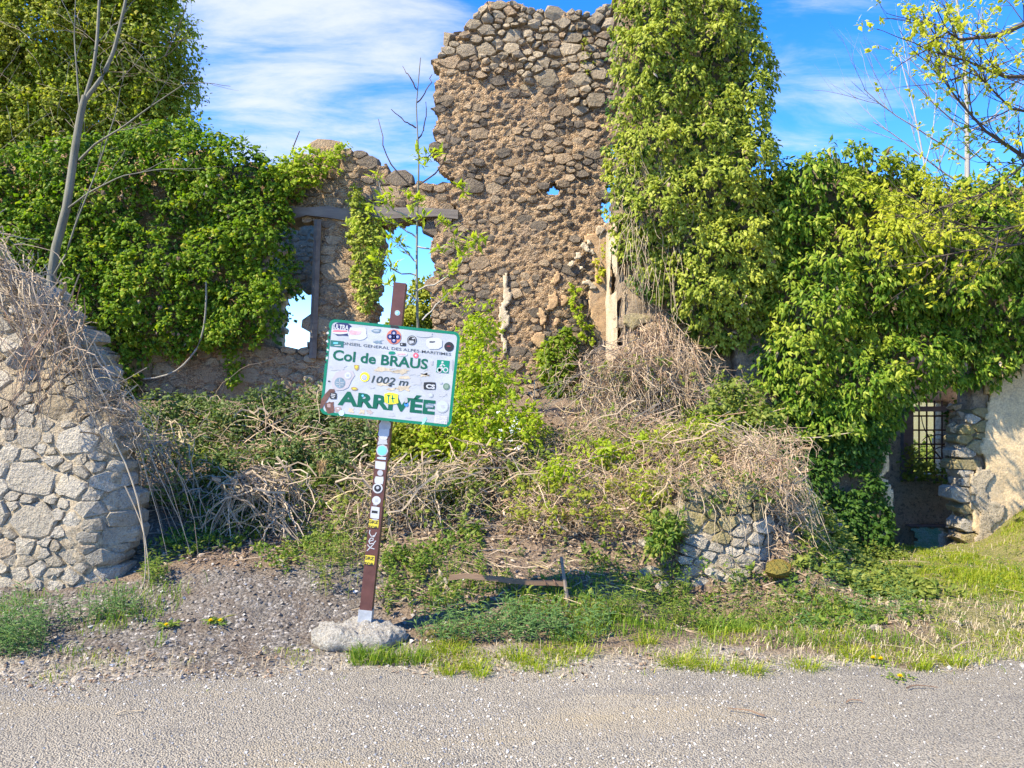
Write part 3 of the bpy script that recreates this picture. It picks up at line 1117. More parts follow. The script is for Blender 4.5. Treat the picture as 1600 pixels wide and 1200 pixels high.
# loose rubble along the broken top
pts, sz = [], []
prof = [(703, 60, .20), (716, 52, .13), (738, 38, .12), (742, 62, .12), (760, 34, .14), (770, 12, .13), (782, 2, .12), (800, 10, .15), (815, 20, .12), (832, 12, .14), (845, 22, .12), (862, 15, .12), (880, 24, .13), (893, 16, .09),
        (905, 24, .12), (918, 20, .10), (932, 24, .12), (946, 10, .11), (952, 22, .10), (757, 52, .12), (790, 34, .15), (820, 40, .12), (848, 44, .13), (876, 46, .12), (905, 46, .13), (932, 46, .12)]
for a, b, s in prof:
    p = px(a, b, YW)
    for dy in (0.04, 0.42):
        q = p + np.array((rg.normal() * .03, dy + rg.random() * .15, (rg.normal() * 0.04 if dy > .3 else 0)))
        pts.append(q)
        sz.append(s * (0.75 + .35 * rg.random()))
loose(tower, pts, sz, rocks_crown, rg)
# stones of the ragged corners
for a, b, s, rk in ((684, 95, .13, rocks_crown), (690, 130, .11, rocks_crown), (684, 165, .12, rocks_crown), (688, 205, .12, rocks_crown), (683, 238, .12, rocks_crown), (700, 262, .17, rocks_dark), (722, 274, .12, rocks_dark),
                    (702, 288, .10, rocks_crown), (690, 284, .09, rocks_crown), (920, 300, .16, rocks_crown), (930, 322, .13, rocks_crown), (846, 292, .06, rocks_dark), (882, 303, .06, rocks_crown)):
    loose(tower, [px(a, b, YW) + np.array((0, 0.16, 0))], [s], rk, rg)
# plaster left on the face
def patch(poly, Y, mat, parent, name='plaster_patch', th=0.035, seed=1, cell=0.03, yf=None):
    P2 = pxs(poly, Y)
    yfn = yf or (lambda x, z: yt(x, z) - 0.055)
    return wall_core(name, P2, [], yfn, th, cell, 0.012, mat, parent, seed, edge=0.7)


patch([(786, 432), (796, 430), (798, 466), (791, 480), (794, 505), (790, 530), (793, 548), (785, 552), (786, 500), (783, 470)], YW, M['plaster_white'], tower, seed=61)
patch([(916, 372), (935, 362), (948, 352), (972, 350), (974, 560), (930, 560), (922, 470), (930, 420)], YW, M['plaster_ochre'], tower, seed=62)
pc = np.random.default_rng(640)
def chip(x, y, w, h, mat, seed, yo=.085):
    k = 9
    q = [(x + w * math.cos(a) * (.55 + .5 * pc.random()), y + h * math.sin(a) * (.55 + .5 * pc.random())) for a in np.arange(k) * 2 * math.pi / k]
    patch(q, YW, mat, tower, seed=seed, cell=.022, yf=lambda x_, z_: yt(x_, z_) - yo)
for i_, (x, y, w, h) in enumerate(((893, 412, 7, 8), (902, 402, 9, 6), (913, 390, 9, 8), (925, 378, 10, 6), (938, 366, 9, 9), (921, 396, 6, 5), (920, 446, 11, 5), (908, 420, 5, 4))):
    chip(x, y, w, h, M['plaster_white'], 70 + i_)
for i_, (x, y, w, h) in enumerate(((870, 440, 10, 12), (860, 470, 12, 13), (850, 500, 11, 14), (880, 470, 7, 9), (842, 530, 10, 14), (868, 505, 7, 8), (905, 470, 8, 12))):
    chip(x, y, w, h, M['plaster_ochre'], 80 + i_, .05)

# --- window wall to the left of the tower
YW2 = 11.06
ww = thing('ruined_window_wall', 'lower ruined stone wall with two empty window openings under an old beam', 'ruined wall', px(520, 650, YW2))
wp = pxs([(-240, 720), (-240, 240), (120, 250), (300, 240), (430, 262), (470, 246), (500, 240), (515, 228), (545, 232), (565, 246), (585, 268), (620, 280), (668, 296), (694, 290), (714, 288),
          (712, 346), (682, 350), (683, 690), (640, 720)], YW2)
w1 = pxs([(420, 344), (491, 344), (494, 420), (490, 500), (486, 548), (452, 545), (418, 548), (410, 450)], YW2)
w2 = pxs([(585, 344), (690, 344), (684, 350), (680, 620), (582, 620), (583, 500)], YW2)
yw = lambda x, z: YW2 + 0.05 * fbm(x, z, 0.9, 44, 2)
wall_core('wall_core', wp, [w1, w2], yw, 0.5, 0.03, 0.06, M['mortar_tower'], ww, 6, edge=1.3)
bandsee = pxs([(150, 720), (150, 520), (300, 520), (440, 540), (440, 262), (515, 228), (560, 240), (600, 272), (700, 288), (714, 344), (690, 350), (690, 690)], YW2)
ps = seeds_in(bandsee, [w1, w2], (0.14, 0.42), 1.7, 4200, rg)


def pick_ww(x, z):
    if rg.random() < 0.22:
        return None
    v = rg.random() + 0.35 * vnoise(x, z, .5, 71)
    low = z < px(0, 530, YW2)[2]
    if low:
        return M['stone_crown'] if v < 0.55 else M['stone_tower']
    return M['stone_dark'] if v > 0.66 else M['stone_tower']


masonry(ww, ps, 1.7, 0.005, 0.16, 0.028, yw, pick_ww, rg, 285, 0.75)
V = []
bb = [px(446, 333, YW2 - 0.04), px(716, 336, YW2 - 0.04)]
P = np.linspace(bb[0], bb[1], 9)
P[:, 2] += rg.normal(size=9) * 0.02
hh = 0.085 + rg.normal(size=9) * 0.014
hh[-3:] *= 0.75
V = np.concatenate([P + np.array((0, -.05, 0)) + np.stack([hh * 0, hh * 0, -hh], 1), P + np.array((0, -.05, 0)) + np.stack([hh * 0, hh * 0, hh], 1),
                    P + np.array((0, .45, 0)) + np.stack([hh * 0, hh * 0, hh], 1), P + np.array((0, .45, 0)) + np.stack([hh * 0, hh * 0, -hh], 1)])
k = np.arange(8)
Q = np.concatenate([np.stack([k + a * 9, k + 1 + a * 9, k + 1 + b * 9, k + b * 9], 1) for a, b in ((0, 1), (1, 2), (2, 3), (3, 0))] + [np.array([[0, 9, 18, 27], [8, 35, 26, 17]])])
part('lintel_beam', V, [Q], M['beam'], ww)
# timber post at the side of the first opening
a = px(497, 344, YW2 - .06); b = px(489, 560, YW2 - .06)
pp = np.linspace(a, b, 6)[None]
v, q = tubes(pp, np.full((1, 6), 0.055), 5)
part('frame_post', v, [q], M['beam'], ww)
pts, sz = [], []
for a, b, s in ((520, 236, .16), (508, 250, .12), (535, 246, .13), (552, 254, .13), (566, 262, .12), (540, 262, .14), (580, 272, .12), (594, 276, .11), (604, 282, .10), (612, 290, .10), (622, 284, .09), (634, 294, .09),
                (648, 296, .08), (600, 296, .10), (586, 290, .10), (658, 304, .08), (690, 296, .11), (703, 298, .12), (676, 306, .09), (574, 284, .11)):
    pts.append(px(a, b, YW2) + np.array((0, .12 + .2 * rg.random(), 0)))
    sz.append(s)
loose(ww, pts[:10], sz[:10], rocks_crown, rg)
loose(ww, pts[10:], sz[10:], rocks_dark, rg)

# --- far wall seen through the first opening
YB = 14.0
bw = thing('back_wall', 'grey rubble wall with a broken opening seen through the first window opening', 'ruined wall', px(480, 600, YB))
bp = pxs([(372, 700), (372, 305), (560, 300), (572, 420), (572, 700)], YB)
bh = pxs([(432, 700), (436, 470), (455, 444), (476, 446), (490, 456), (520, 470), (524, 700)], YB)
ybk = flatY(YB)
wall_core('wall_core', bp, [bh], ybk, 0.5, 0.06, 0.05, M['mortar_grey'], bw, 7)
ps = seeds_in(pxs([(440, 470), (440, 318), (520, 318), (520, 470)], YB), [bh], (0.10, 0.26), 1.6, 900, rg)
masonry(bw, ps, 1.6, 0.012, 0.14, 0.04, ybk, lambda x, z: M['stone_crown'] if rg.random() < .8 else M['stone_tower'], rg, 120)

# --- the return wall under the tall ivy
rw = thing('return_wall', 'ivy covered wall end with a strip of pale plaster beside the tall wall', 'ruined wall', px(1090, 640, 9.7))
YC = 9.0
cp = pxs([(972, 720), (972, 600), (973, 400), (976, 200), (976, -100), (1150, -100), (1165, 60), (1178, 300), (1196, 480), (1200, 560), (1200, 720)], YC)
ycol = lambda x, z: YC + 0.04 * fbm(x, z, 0.7, 45, 2)
wall_core('wall_core', cp, [], ycol, 1.0, 0.06, 0.05, M['mortar_dim'], rw, 8)
V = []
xl = px(972, 0, YC)[0] - 0.045
# plaster on the side that faces the sun
zs = np.linspace(px(0, 575, YC)[2], px(0, 340, YC)[2], 30)
ysd = np.linspace(YC - 0.03, YC + 1.0, 24)
g1, g2 = np.meshgrid(ysd, zs, indexing='ij')
gxp = xl - 0.02 * fbm(g1, g2, .2, 91, 2) - 0.02
I = np.arange(g1.size).reshape(g1.shape)
V = np.concatenate([np.stack([gxp, g1, g2], -1).reshape(-1, 3), np.stack([gxp + 0.09, g1, g2], -1).reshape(-1, 3)])
okc = vnoise(g1, g2, .35, 93)[:-1, :-1] < 0.55
Q = np.stack([I[:-1, :-1], I[1:, :-1], I[1:, 1:], I[:-1, 1:]], -1)[okc]
part('plaster_face', V, [np.concatenate([Q, Q[:, ::-1] + g1.size])], M['plaster_white'], rw)
ps = seeds_in(pxs([(985, 700), (985, 500), (1128, 500), (1128, 700)], YC), [], (0.14, 0.32), 1.6, 900, rg)
masonry(rw, ps, 1.6, 0.012, 0.16, 0.06, ycol, lambda x, z: M['stone_lichen'] if rg.random() < .6 else M['stone_crown'], rg, 120)

# --- right-hand house: plastered front with a doorway
YH = 8.8
hw = thing('house_wall', 'plastered house front under thick ivy with a ruined doorway', 'ruined house', px(1450, 865, YH))
hp = pxs([(1150, 930), (1150, 300), (1300, 250), (1480, 300), (1900, 270), (1900, 930)], YH)
door = pxs([(1390, 900), (1386, 800), (1376, 700), (1392, 560), (1522, 560), (1520, 640), (1508, 660), (1500, 690), (1506, 740), (1508, 800), (1516, 900)], YH)
yh = flatY(YH)
wall_core('wall_core', hp, [door], yh, 0.30, 0.05, 0.04, M['mortar_dim'], hw, 9)
# plaster skin with broken left edge
yp = lambda x, z: YH - 0.055 - 0.016 * fbm(x, z, .6, 97, 2)
pp = pxs([(1900, 930), (1900, 560), (1530, 560), (1536, 610), (1545, 640), (1532, 680), (1524, 700), (1540, 720), (1532, 760), (1512, 760), (1514, 800), (1519, 840), (1522, 930)], YH)
wall_core('plaster_skin', pp, [], yp, 0.05, 0.03, 0.014, M['plaster'], hw, 10, fine=0.3)
wall_core('cement_patch', pxs([(1514, 742), (1530, 730), (1546, 752), (1540, 780), (1556, 800), (1548, 830), (1570, 846), (1572, 880), (1520, 880), (1518, 800)], YH), [], lambda x, z: yp(x, z) - .022, .03, .024, .012, M['mortar_grey'], hw, 21, edge=.9)
wall_core('cement_patch', pxs([(1590, 790), (1640, 770), (1700, 780), (1720, 860), (1600, 870)], YH), [], lambda x, z: yp(x, z) - .020, .03, .024, .012, M['mortar_grey'], hw, 22, edge=.9)
pl2 = pxs([(1372, 690), (1384, 700), (1380, 740), (1392, 760), (1394, 800), (1384, 802), (1376, 770), (1368, 720)], YH)
wall_core('plaster_skin', pl2, [], yp, 0.05, 0.03, 0.014, M['plaster'], hw, 11)
# quoins of the doorway, left and right, with depth
ps = seeds_in(pxs([(1505, 900), (1500, 640), (1545, 640), (1530, 700), (1520, 760), (1522, 900)], YH), [door], (0.12, 0.26), 1.7, 600, rg)
masonry(hw, ps, 1.7, 0.005, 0.25, 0.02, lambda x, z: yh(x, z) - 0.02, lambda x, z: M['stone_grey'] if rg.random() < .6 else M['stone_lichen'], rg, 60)
z0, z1 = px(0, 870, YH)[2], px(0, 640, YH)[2]
zz = z0
while zz < z1:
    h_ = 0.08 + 0.09 * rg.random()
    xr = px(1509, 0, YH)[0] + 0.03 * rg.normal()
    w_ = 0.08 + .07 * rg.random()
    for yy in (YH + .05, YH + .19):
        loose(hw, [np.array((xr, yy, zz + h_ / 2))], [h_ * .72], rock_set(M['stone_crown'], 1, 0.7, int(zz * 97) % 1000), rg)
    zz += h_
# room behind
room = thing('back_room_wall', 'dim inner wall with a barred window seen through the ruined doorway', 'ruined wall', px(1450, 865, 11.6))
YR = 11.6
rp = pxs([(1300, 960), (1300, 470), (1600, 470), (1600, 960)], YR)
bwin = pxs([(1420, 744), (1418, 628), (1480, 628), (1484, 744)], YR)
bdo = pxs([(1430, 866), (1432, 822), (1488, 824), (1490, 866)], YR)
yr = flatY(YR)
wall_core('wall_core', rp, [bwin, bdo], yr, 0.35, 0.05, 0.03, M['mortar_room'], room, 12)
fr = thing('window_frame', 'old window with a rusty iron grille in the dim inner wall', 'window', px(1450, 744, YR))
def bar(a, b, r, mat, parent, name, sides=4):
    P = np.linspace(a, b, 3)[None]
    v, q = tubes(P, np.full((1, 3), r), sides)
    return part(name, v, [q], mat, parent)
def boxm(name, lo, hi, mat, parent, kind=None, jit=0):
    lo = np.array(lo); hi = np.array(hi)
    c = np.array([[x, y, z] for x in (0, 1) for y in (0, 1) for z in (0, 1)], float)
    V = lo + c * (hi - lo)
    Q = [[0, 1, 3, 2], [4, 6, 7, 5], [0, 4, 5, 1], [2, 3, 7, 6], [0, 2, 6, 4], [1, 5, 7, 3]]
    return part(name, V, [Q], mat, parent, kind)
for xx in (1424, 1436, 1448, 1460, 1472):
    bar(px(xx, 626, YR - .05), px(xx, 746, YR - .05), 0.014, M['iron'], fr, 'bar')
for yy in (650, 672, 694, 716, 738):
    bar(px(1418, yy, YR - .065), px(1484, yy, YR - .065), 0.012, M['iron'], fr, 'crossbar')
a = px(1412, 750, YR - .1); b = px(1421, 626, YR + .02)
boxm('frame_post', (a[0], a[1], a[2]), (b[0], b[1], b[2]), M['beam'], fr)
a = px(1412, 752, YR - .12); b = px(1490, 745, YR + .02)
boxm('sill', a, b, M['beam'], fr)
a = px(1416, 643, YR - .12); b = px(1490, 635, YR - .02)
boxm('lintel', a, b, M['beam'], fr)
a = px(1424, 824, YR - .2); b = px(1494, 817, YR + .1)
o = boxm('fallen_beam', a, b, M['beam'], None); tag(o, 'dark beam across the low hole beneath the barred window', 'beam')
# side wall of the room
sw = thing('side_room_wall', 'dark rubble side wall inside the ruined doorway', 'ruined wall', (7.15, 10.2, -.3))
Vb = wall_core('wall_core', np.array([(9.1, -0.5), (11.55, -0.5), (11.55, 3.6), (9.1, 3.2)]), [], flatY(0), 0.3, 0.06, 0.05, M['mortar_room'], None, 13)
bpy.data.objects.remove(Vb)
yy_, zz_ = np.meshgrid(np.arange(9.12, 11.55, .06), np.arange(-.5, 3.5, .06), indexing='ij')
xx_ = 7.1 + .05 * fbm(yy_, zz_, .2, 15, 2)
I = np.arange(xx_.size).reshape(xx_.shape)
Q = np.stack([I[:-1, :-1], I[:-1, 1:], I[1:, 1:], I[1:, :-1]], -1).reshape(-1, 4)
V = np.concatenate([np.stack([xx_, yy_, zz_], -1).reshape(-1, 3), np.stack([xx_ + .3, yy_, zz_], -1).reshape(-1, 3)])
part('wall_core', V, [np.concatenate([Q, Q[:, ::-1] + xx_.size])], M['mortar_room'], sw)

# --- near stub wall on the left
YL = 5.72
lw = thing('near_stone_wall', 'pale grey rubble stone wall end rising at the left edge', 'stone wall', px(90, 955, YL))
lp = pxs([(-420, 1000), (-420, 380), (-60, 400), (20, 455), (60, 500), (95, 505), (108, 545), (120, 580), (136, 620), (142, 655), (166, 652), (172, 690), (164, 720), (178, 750), (180, 800), (178, 860), (170, 905), (168, 1000)], YL)
_pz = np.array([px(0, b, YL)[2] for b in (1000, 905, 860, 750, 690, 655, 620, 580, 545, 500, 455, 400)])
_px = np.array([px(a, 0, YL)[0] for a in (168, 172, 180, 180, 172, 166, 142, 122, 110, 92, 30, -20)])
xe = lambda z: np.interp(z, _pz, _px)
yl = lambda x, z: YL + 0.14 * np.clip((np.asarray(x, float) - xe(np.asarray(z, float)) + 0.30) / 0.30, 0, 1.2) ** 2 + 0.09 * (np.asarray(z, float) - 0.3) + 0.05 * fbm(x, z, .7, 46, 2) + 0.10 * smooth(1.55, 1.9, z)
wall_core('wall_core', lp, [], yl, 0.26, 0.028, 0.04, M['mortar_grey'], lw, 14, edge=0.6)
vis = pxs([(-420, 1000), (-420, 385), (-60, 402), (20, 455), (60, 500), (95, 505), (108, 545), (120, 580), (136, 620), (142, 650), (166, 652), (172, 690), (164, 720), (178, 750), (180, 800), (178, 860), (170, 905), (168, 1000)], YL)
ps = seeds_in(vis, [], lambda x, z: min(0.075 + 0.285 * rg.random() ** 1.7, 0.15 if xe(z) - x < .22 else 9), 1.4, 14000, rg)
masonry(lw, ps, 1.35, 0.005, 0.16, 0.026, yl, lambda x, z: (M['stone_crown'] if rg.random() < smooth(1.3, 1.6, z) * .7 else M['stone_grey']), rg, 290, 0.9)
loose(lw, [px(172, 682, 5.86), px(62, 520, 6.0), px(48, 556, 5.95), px(70, 590, 5.95), px(20, 545, 5.95)], [.155, .15, .16, .13, .14], rocks_grey, rg)

# --- near stub wall on the right of the bank
YS = 6.25
sw2 = thing('broken_stub_wall', 'low broken stone wall stub under dry brambles on the bank', 'stone wall', px(1130, 915, YS))
sp = pxs([(1062, 960), (1062, 900), (1066, 850), (1076, 800), (1090, 776), (1130, 768), (1180, 772), (1196, 800), (1226, 840), (1238, 870), (1232, 960)], YS)
ysf = lambda x, z: YS + 0.12 * (np.asarray(z, float) - .3) + 0.25 * np.clip((np.asarray(x, float) - px(1170, 0, YS)[0]) / 0.3, 0, 1.3) ** 2 + 0.04 * fbm(x, z, .4, 47, 2)
wall_core('wall_core', sp, [], ysf, 0.7, 0.03, 0.03, M['mortar_grey'], sw2, 15, edge=.6)
ps = seeds_in(sp, [], (0.09, 0.30), 1.5, 3500, rg)
def pick_st(x, z):
    pz = z > px(0, 842, YS)[2]
    return M['stone_lichen'] if pz and rg.random() < .8 else M['stone_grey']
masonry(sw2, ps, 1.5, 0.005, 0.2, 0.035, ysf, pick_st, rg, 200, .95)
rk = rock_set(M['stone_lichen'], 4, .7, 8)
loose(sw2, [px(1105, 790, 6.35), px(1150, 778, 6.4)], [.11, .13], rk, rg)
me = hull_rock(np.random.default_rng(12), 34, .85)
me.materials.append(M['stone_moss'])
o = put('mossy_stone', me, px(1216, 890, 6.06), None, (.1, .1, .4), (.135, .11, .10))
tag(o, 'stone thick with yellow moss at the foot of the broken wall stub', 'stone')


# ------------------------------------------------------------------ ivy and trees
rv = np.random.default_rng(77)


def ivy(root, polypx, Y, bulge, Rr, spacing, per, L, W, mat, seed, holes=(), namp=0.12, depth=0.0, dens=None, rad=0.09, droop=0.6, nleaf=0, inner=None, name='foliage', spread=1.0, brown=0):
    poly = pxs(polypx, Y)
    hs = [pxs(h, Y) for h in holes]
    fn = sheet(poly, Y, bulge, Rr, seed, namp, hs)
    C, O = sheet_points(poly, Y, fn, spacing, hs, rv, depth, dens)
    v, f = tufts(C, O, per, rad, L, W, droop, rng=rv, spread=spread)
    part(name, v, [f], mat, root, 'stuff')
    if brown:
        k = rv.choice(len(C), brown)
        v, f = tufts(C[k], O[k], 3, rad, L, W, droop, rng=rv)
        part('dead_leaves', v, [f], M['litter'], root, 'stuff')
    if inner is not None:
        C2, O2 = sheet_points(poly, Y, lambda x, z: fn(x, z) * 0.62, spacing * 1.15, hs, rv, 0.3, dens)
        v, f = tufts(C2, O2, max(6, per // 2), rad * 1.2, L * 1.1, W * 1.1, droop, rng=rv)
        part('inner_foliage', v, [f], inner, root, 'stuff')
    if nleaf:
        add_leaves(root, C, O, nleaf, L * 1.15, W * 1.15, mat, rv)
    return C, O, fn


def cane_set(A, B, Cc, r, k=8, wob=0.04, sides=3, rng=rv, taper=0.5):
    P = curve_pts(np.asarray(A), np.asarray(B), np.asarray(Cc), k, wob, rng)
    rr = np.asarray(r)[:, None] * np.linspace(1, taper, k)[None]
    return tubes(P, rr, sides)


# tall ivy column beside the tower
iv = thing('ivy_column', 'tall sunlit column of ivy over the wall end beside the tower', 'ivy', px(1090, 560, 9.7))
colpoly = [(953, -120), (1165, -120), (1168, -10), (1180, 40), (1196, 90), (1207, 128), (1194, 180), (1190, 215), (1206, 250), (1222, 290), (1218, 360), (1216, 430), (1198, 500),
           (1160, 548), (1128, 548), (1095, 535), (1062, 512), (1030, 478), (1000, 455), (975, 420), (948, 350), (942, 300), (950, 200), (956, 80)]
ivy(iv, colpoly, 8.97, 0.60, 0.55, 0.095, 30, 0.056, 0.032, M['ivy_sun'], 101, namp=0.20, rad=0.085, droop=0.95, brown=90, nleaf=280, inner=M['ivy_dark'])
# bare stems hanging in the column
n = 90
xx = rv.normal(1015, 34, n); y0 = rv.uniform(230, 430, n)
A = np.array([px(a, b, 8.42 + .1 * rv.random()) for a, b in zip(xx, y0)])
B = np.array([px(a + rv.normal() * 16, b + rv.uniform(40, 130), 8.38 + .15 * rv.random()) for a, b in zip(xx, y0)])
v, f = cane_set(A, B, (A + B) / 2 + rv.normal(size=A.shape) * .06, 0.0025 + .002 * rv.random(n), 7, .04)
part('bare_stems', v, [f], M['cane_pale'], iv, 'stuff')

# broad ivy over the house front
im = thing('ivy_over_house', 'broad dark green ivy hanging over the house front on the right', 'ivy', px(1400, 690, 8.7))
mass = [(1190, 330), (1204, 285), (1222, 262), (1252, 246), (1290, 234), (1330, 232), (1368, 246), (1392, 236), (1420, 262), (1452, 282), (1480, 296), (1510, 282), (1545, 272), (1580, 256), (1640, 240), (1900, 220), (1900, 560),
        (1720, 552), (1640, 552), (1600, 562), (1570, 580), (1545, 602), (1500, 600), (1462, 606), (1430, 616), (1405, 636), (1380, 680), (1345, 682), (1310, 694), (1268, 690), (1225, 676), (1196, 640), (1176, 590), (1190, 520)]
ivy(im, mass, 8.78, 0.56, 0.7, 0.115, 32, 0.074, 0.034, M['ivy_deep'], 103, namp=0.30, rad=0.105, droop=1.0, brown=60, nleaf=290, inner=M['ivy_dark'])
# thin ivy beneath, its shade put into the darker leaf colour
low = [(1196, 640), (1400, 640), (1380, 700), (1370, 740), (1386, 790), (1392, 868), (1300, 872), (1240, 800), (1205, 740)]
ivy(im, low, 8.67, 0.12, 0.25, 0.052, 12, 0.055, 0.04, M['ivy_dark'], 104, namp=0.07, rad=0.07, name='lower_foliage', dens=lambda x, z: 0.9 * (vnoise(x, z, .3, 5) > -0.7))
P = np.array([curve_pts(np.array([px(a, b, 8.2)]), np.array([px(c, d, 8.62)]), np.array([px((a + c) / 2 - 6, (b + d) / 2 + 4, 8.4)]), 7, .012, rv)[0] for a, b, c, d in ((1316, 836, 1262, 752), (1290, 800, 1250, 765), (1330, 842, 1296, 790))])
v, f = tubes(P, np.array([[.034] * 7, [.024] * 7, [.028] * 7]) * np.linspace(1, .75, 7), 6)
part('thick_stem', v, [f], M['bark'], im)

# ivy on the left part of the window wall
il = thing('ivy_on_left_wall', 'dense leafy ivy covering the left half of the window wall', 'ivy', px(300, 600, 10.6))
lpoly = [(-220, 260), (60, 230), (200, 210), (300, 192), (318, 202), (352, 210), (392, 226), (424, 250), (446, 268), (462, 300), (452, 326), (468, 372), (462, 408), (476, 440), (452, 480), (440, 512), (418, 540), (380, 536),
         (366, 580), (350, 540), (318, 545), (280, 560), (250, 545), (215, 600), (180, 640), (-220, 640)]
lh = [[(238, 290), (262, 284), (276, 306), (262, 322), (244, 316)], [(284, 354), (302, 348), (304, 372), (290, 380)]]
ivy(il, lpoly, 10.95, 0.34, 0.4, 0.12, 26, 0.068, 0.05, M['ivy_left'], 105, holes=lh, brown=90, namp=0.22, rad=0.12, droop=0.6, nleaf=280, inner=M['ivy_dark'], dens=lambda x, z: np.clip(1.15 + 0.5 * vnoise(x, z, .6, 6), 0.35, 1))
P = [curve_pts(np.array([px(322, 440, 10.55)]), np.array([px(225, 592, 10.75)]), np.array([px(330, 590, 10.6)]), 12, .008, rv)[0]]
v, f = tubes(np.array(P), np.full((1, 12), .013), 6)
part('trailing_stem', v, [f], M['bark'], il)
ivy(il, [(345, 530), (372, 528), (378, 580), (366, 606), (352, 590)], 10.98, 0.12, 0.1, 0.07, 10, 0.06, 0.05, M['ivy_left'], 106, name='hanging_foliage')

# ivy crest and drop by the pier
ip = thing('ivy_on_pier', 'narrow ivy trailing down the stone pier between the openings', 'ivy', px(572, 500, 10.95))
ivy(ip, [(548, 296), (562, 290), (572, 318), (590, 345), (602, 366), (598, 420), (588, 480), (566, 490), (552, 440), (556, 400), (546, 372), (552, 330)], 11.0, 0.16, 0.12, 0.055, 12, 0.055, 0.048, M['ivy_sun'], 107, namp=.05, rad=.05)
ic = thing('ivy_on_wall_top', 'yellow green ivy spilling over the broken top of the window wall', 'ivy', px(490, 262, 11.0))
ivy(ic, [(440, 250), (470, 236), (492, 238), (515, 244), (540, 226), (556, 236), (540, 262), (520, 284), (480, 300), (446, 318), (432, 290)], 10.98, 0.28, 0.16, 0.075, 12, 0.06, 0.05, M['leaf_lime'], 108, namp=.08, rad=.07, dens=lambda x, z: np.full(np.shape(x), .8))
ivy(ic, [(436, 262), (480, 248), (520, 256), (500, 290), (440, 330)], 10.98, 0.2, 0.16, 0.075, 12, 0.06, 0.05, M['ivy_left'], 109, namp=.08, rad=.07, name='green_foliage')
it = thing('ivy_on_tower_foot', 'green ivy patch climbing the foot of the tall tower wall', 'ivy', px(870, 620, 10.9))
ivy(it, [(842, 548), (866, 520), (890, 512), (902, 540), (898, 580), (886, 616), (860, 624), (846, 590)], 10.95, 0.15, 0.12, 0.06, 12, 0.06, 0.05, M['ivy_left'], 110, namp=.05, rad=.06)
ivy(it, [(836, 540), (850, 536), (858, 600), (842, 600)], 10.95, 0.1, 0.1, 0.07, 8, 0.05, 0.045, M['leaf_lime'], 111, rad=.05, name='young_foliage')
iy = thing('creeper_on_plaster', 'yellow green creeper strand hanging on the ochre plaster', 'creeper', px(915, 540, 10.85))
ivy(iy, [(930, 384), (946, 382), (944, 436), (930, 440)], 10.93, 0.1, 0.08, 0.055, 9, 0.05, 0.045, M['leaf_yellow'], 112, rad=.04, dens=lambda x, z: np.full(np.shape(x), .7))
ivy(iy, [(890, 440), (908, 446), (912, 500), (928, 510), (926, 544), (904, 520), (892, 480)], 10.93, 0.1, 0.08, 0.055, 8, 0.05, 0.045, M['leaf_lime'], 113, rad=.05, name='lower_foliage', dens=lambda x, z: np.full(np.shape(x), .7))
ig = thing('creeper_on_rubble', 'thin pale creeper near the broken top of the tower', 'creeper', px(915, 110, 10.9))
ivy(ig, [(906, 62), (922, 60), (928, 104), (918, 118), (908, 96)], 10.95, 0.05, 0.1, 0.08, 6, 0.05, 0.04, M['leaf_olive'], 114, rad=.05, dens=lambda x, z: np.full(np.shape(x), .7))


# ------------------------------------------------------------------ leafy trees
def crown_cloud(blobs, n, per, L, W, mat, parent, rng, name='crown', shell=0.45, droop=0.5, kind='stuff', rad=0.12):
    C, O = [], []
    tot = sum(b[3] * b[4] + b[3] * b[5] + b[4] * b[5] for b in blobs)
    for x, y, z, a, b, c in blobs:
        m = int(n * (a * b + a * c + b * c) / tot)
        d = unit(rng.normal(size=(m, 3)))
        rr = 1 - shell * rng.random((m, 1)) ** 1.5
        bump = 1 + 0.16 * vnoise(d[:, 0] * 3 + x, d[:, 2] * 3 + d[:, 1] * 2, .8, 7)[:, None] + .10 * vnoise(d[:, 0] * 8 + x, d[:, 2] * 8 + d[:, 1] * 5, .8, 8)[:, None]
        C.append(np.array((x, y, z)) + d * rr * bump * np.array((a, b, c)))
        O.append(d)
    C = np.concatenate(C)
    O = np.concatenate(O)
    v, f = tufts(C, O, per, rad, L, W, droop, rng=rng)
    part(name, v, [f], mat, parent, kind)
    return C, O


def P3(x, y, Y):
    return tuple(px(x, y, Y))


tl = thing('ivy_clad_tree', 'large olive green bushy tree at the upper left', 'tree', (-7.6, 12.6, float(H(-7.6, 12.6))))
def blob(x, y, Y, rx, rz, ry=None):
    p = px(x, y, Y)
    s = Y / F
    return (p[0], p[1], p[2], rx * s, (ry or rx * .7) * s, rz * s)
bl = [blob(60, 40, 12.2, 160, 120, 80), blob(205, 70, 12.4, 92, 110, 60), blob(232, 160, 12.6, 76, 90, 50), blob(120, 170, 12.2, 120, 90, 60), blob(30, 220, 12.2, 100, 110, 60), blob(150, -60, 12.3, 130, 100, 70), blob(-80, 120, 12.2, 120, 200, 80)]
crown_cloud(bl, 7500, 20, 0.07, 0.046, M['leaf_olive'], tl, rv, rad=.16, shell=.5)
out, tips = [], []
for a, b, c, d in ((40, 520, 60, 150), (150, 420, 210, 80)):
    p = px(a, b, 12.6)
    p[2] = H(p[0], p[1]) - .05
    q = px(c, d, 12.6)
    grow(rv, p, q - p, np.linalg.norm(q - p) * .85, 0.10, 1, out, tips, 8, (3, 4), .35, .6, .12, .04, .35)
v, f = branch_mesh(out)
part('trunk', v, [f], M['bark'], tl)
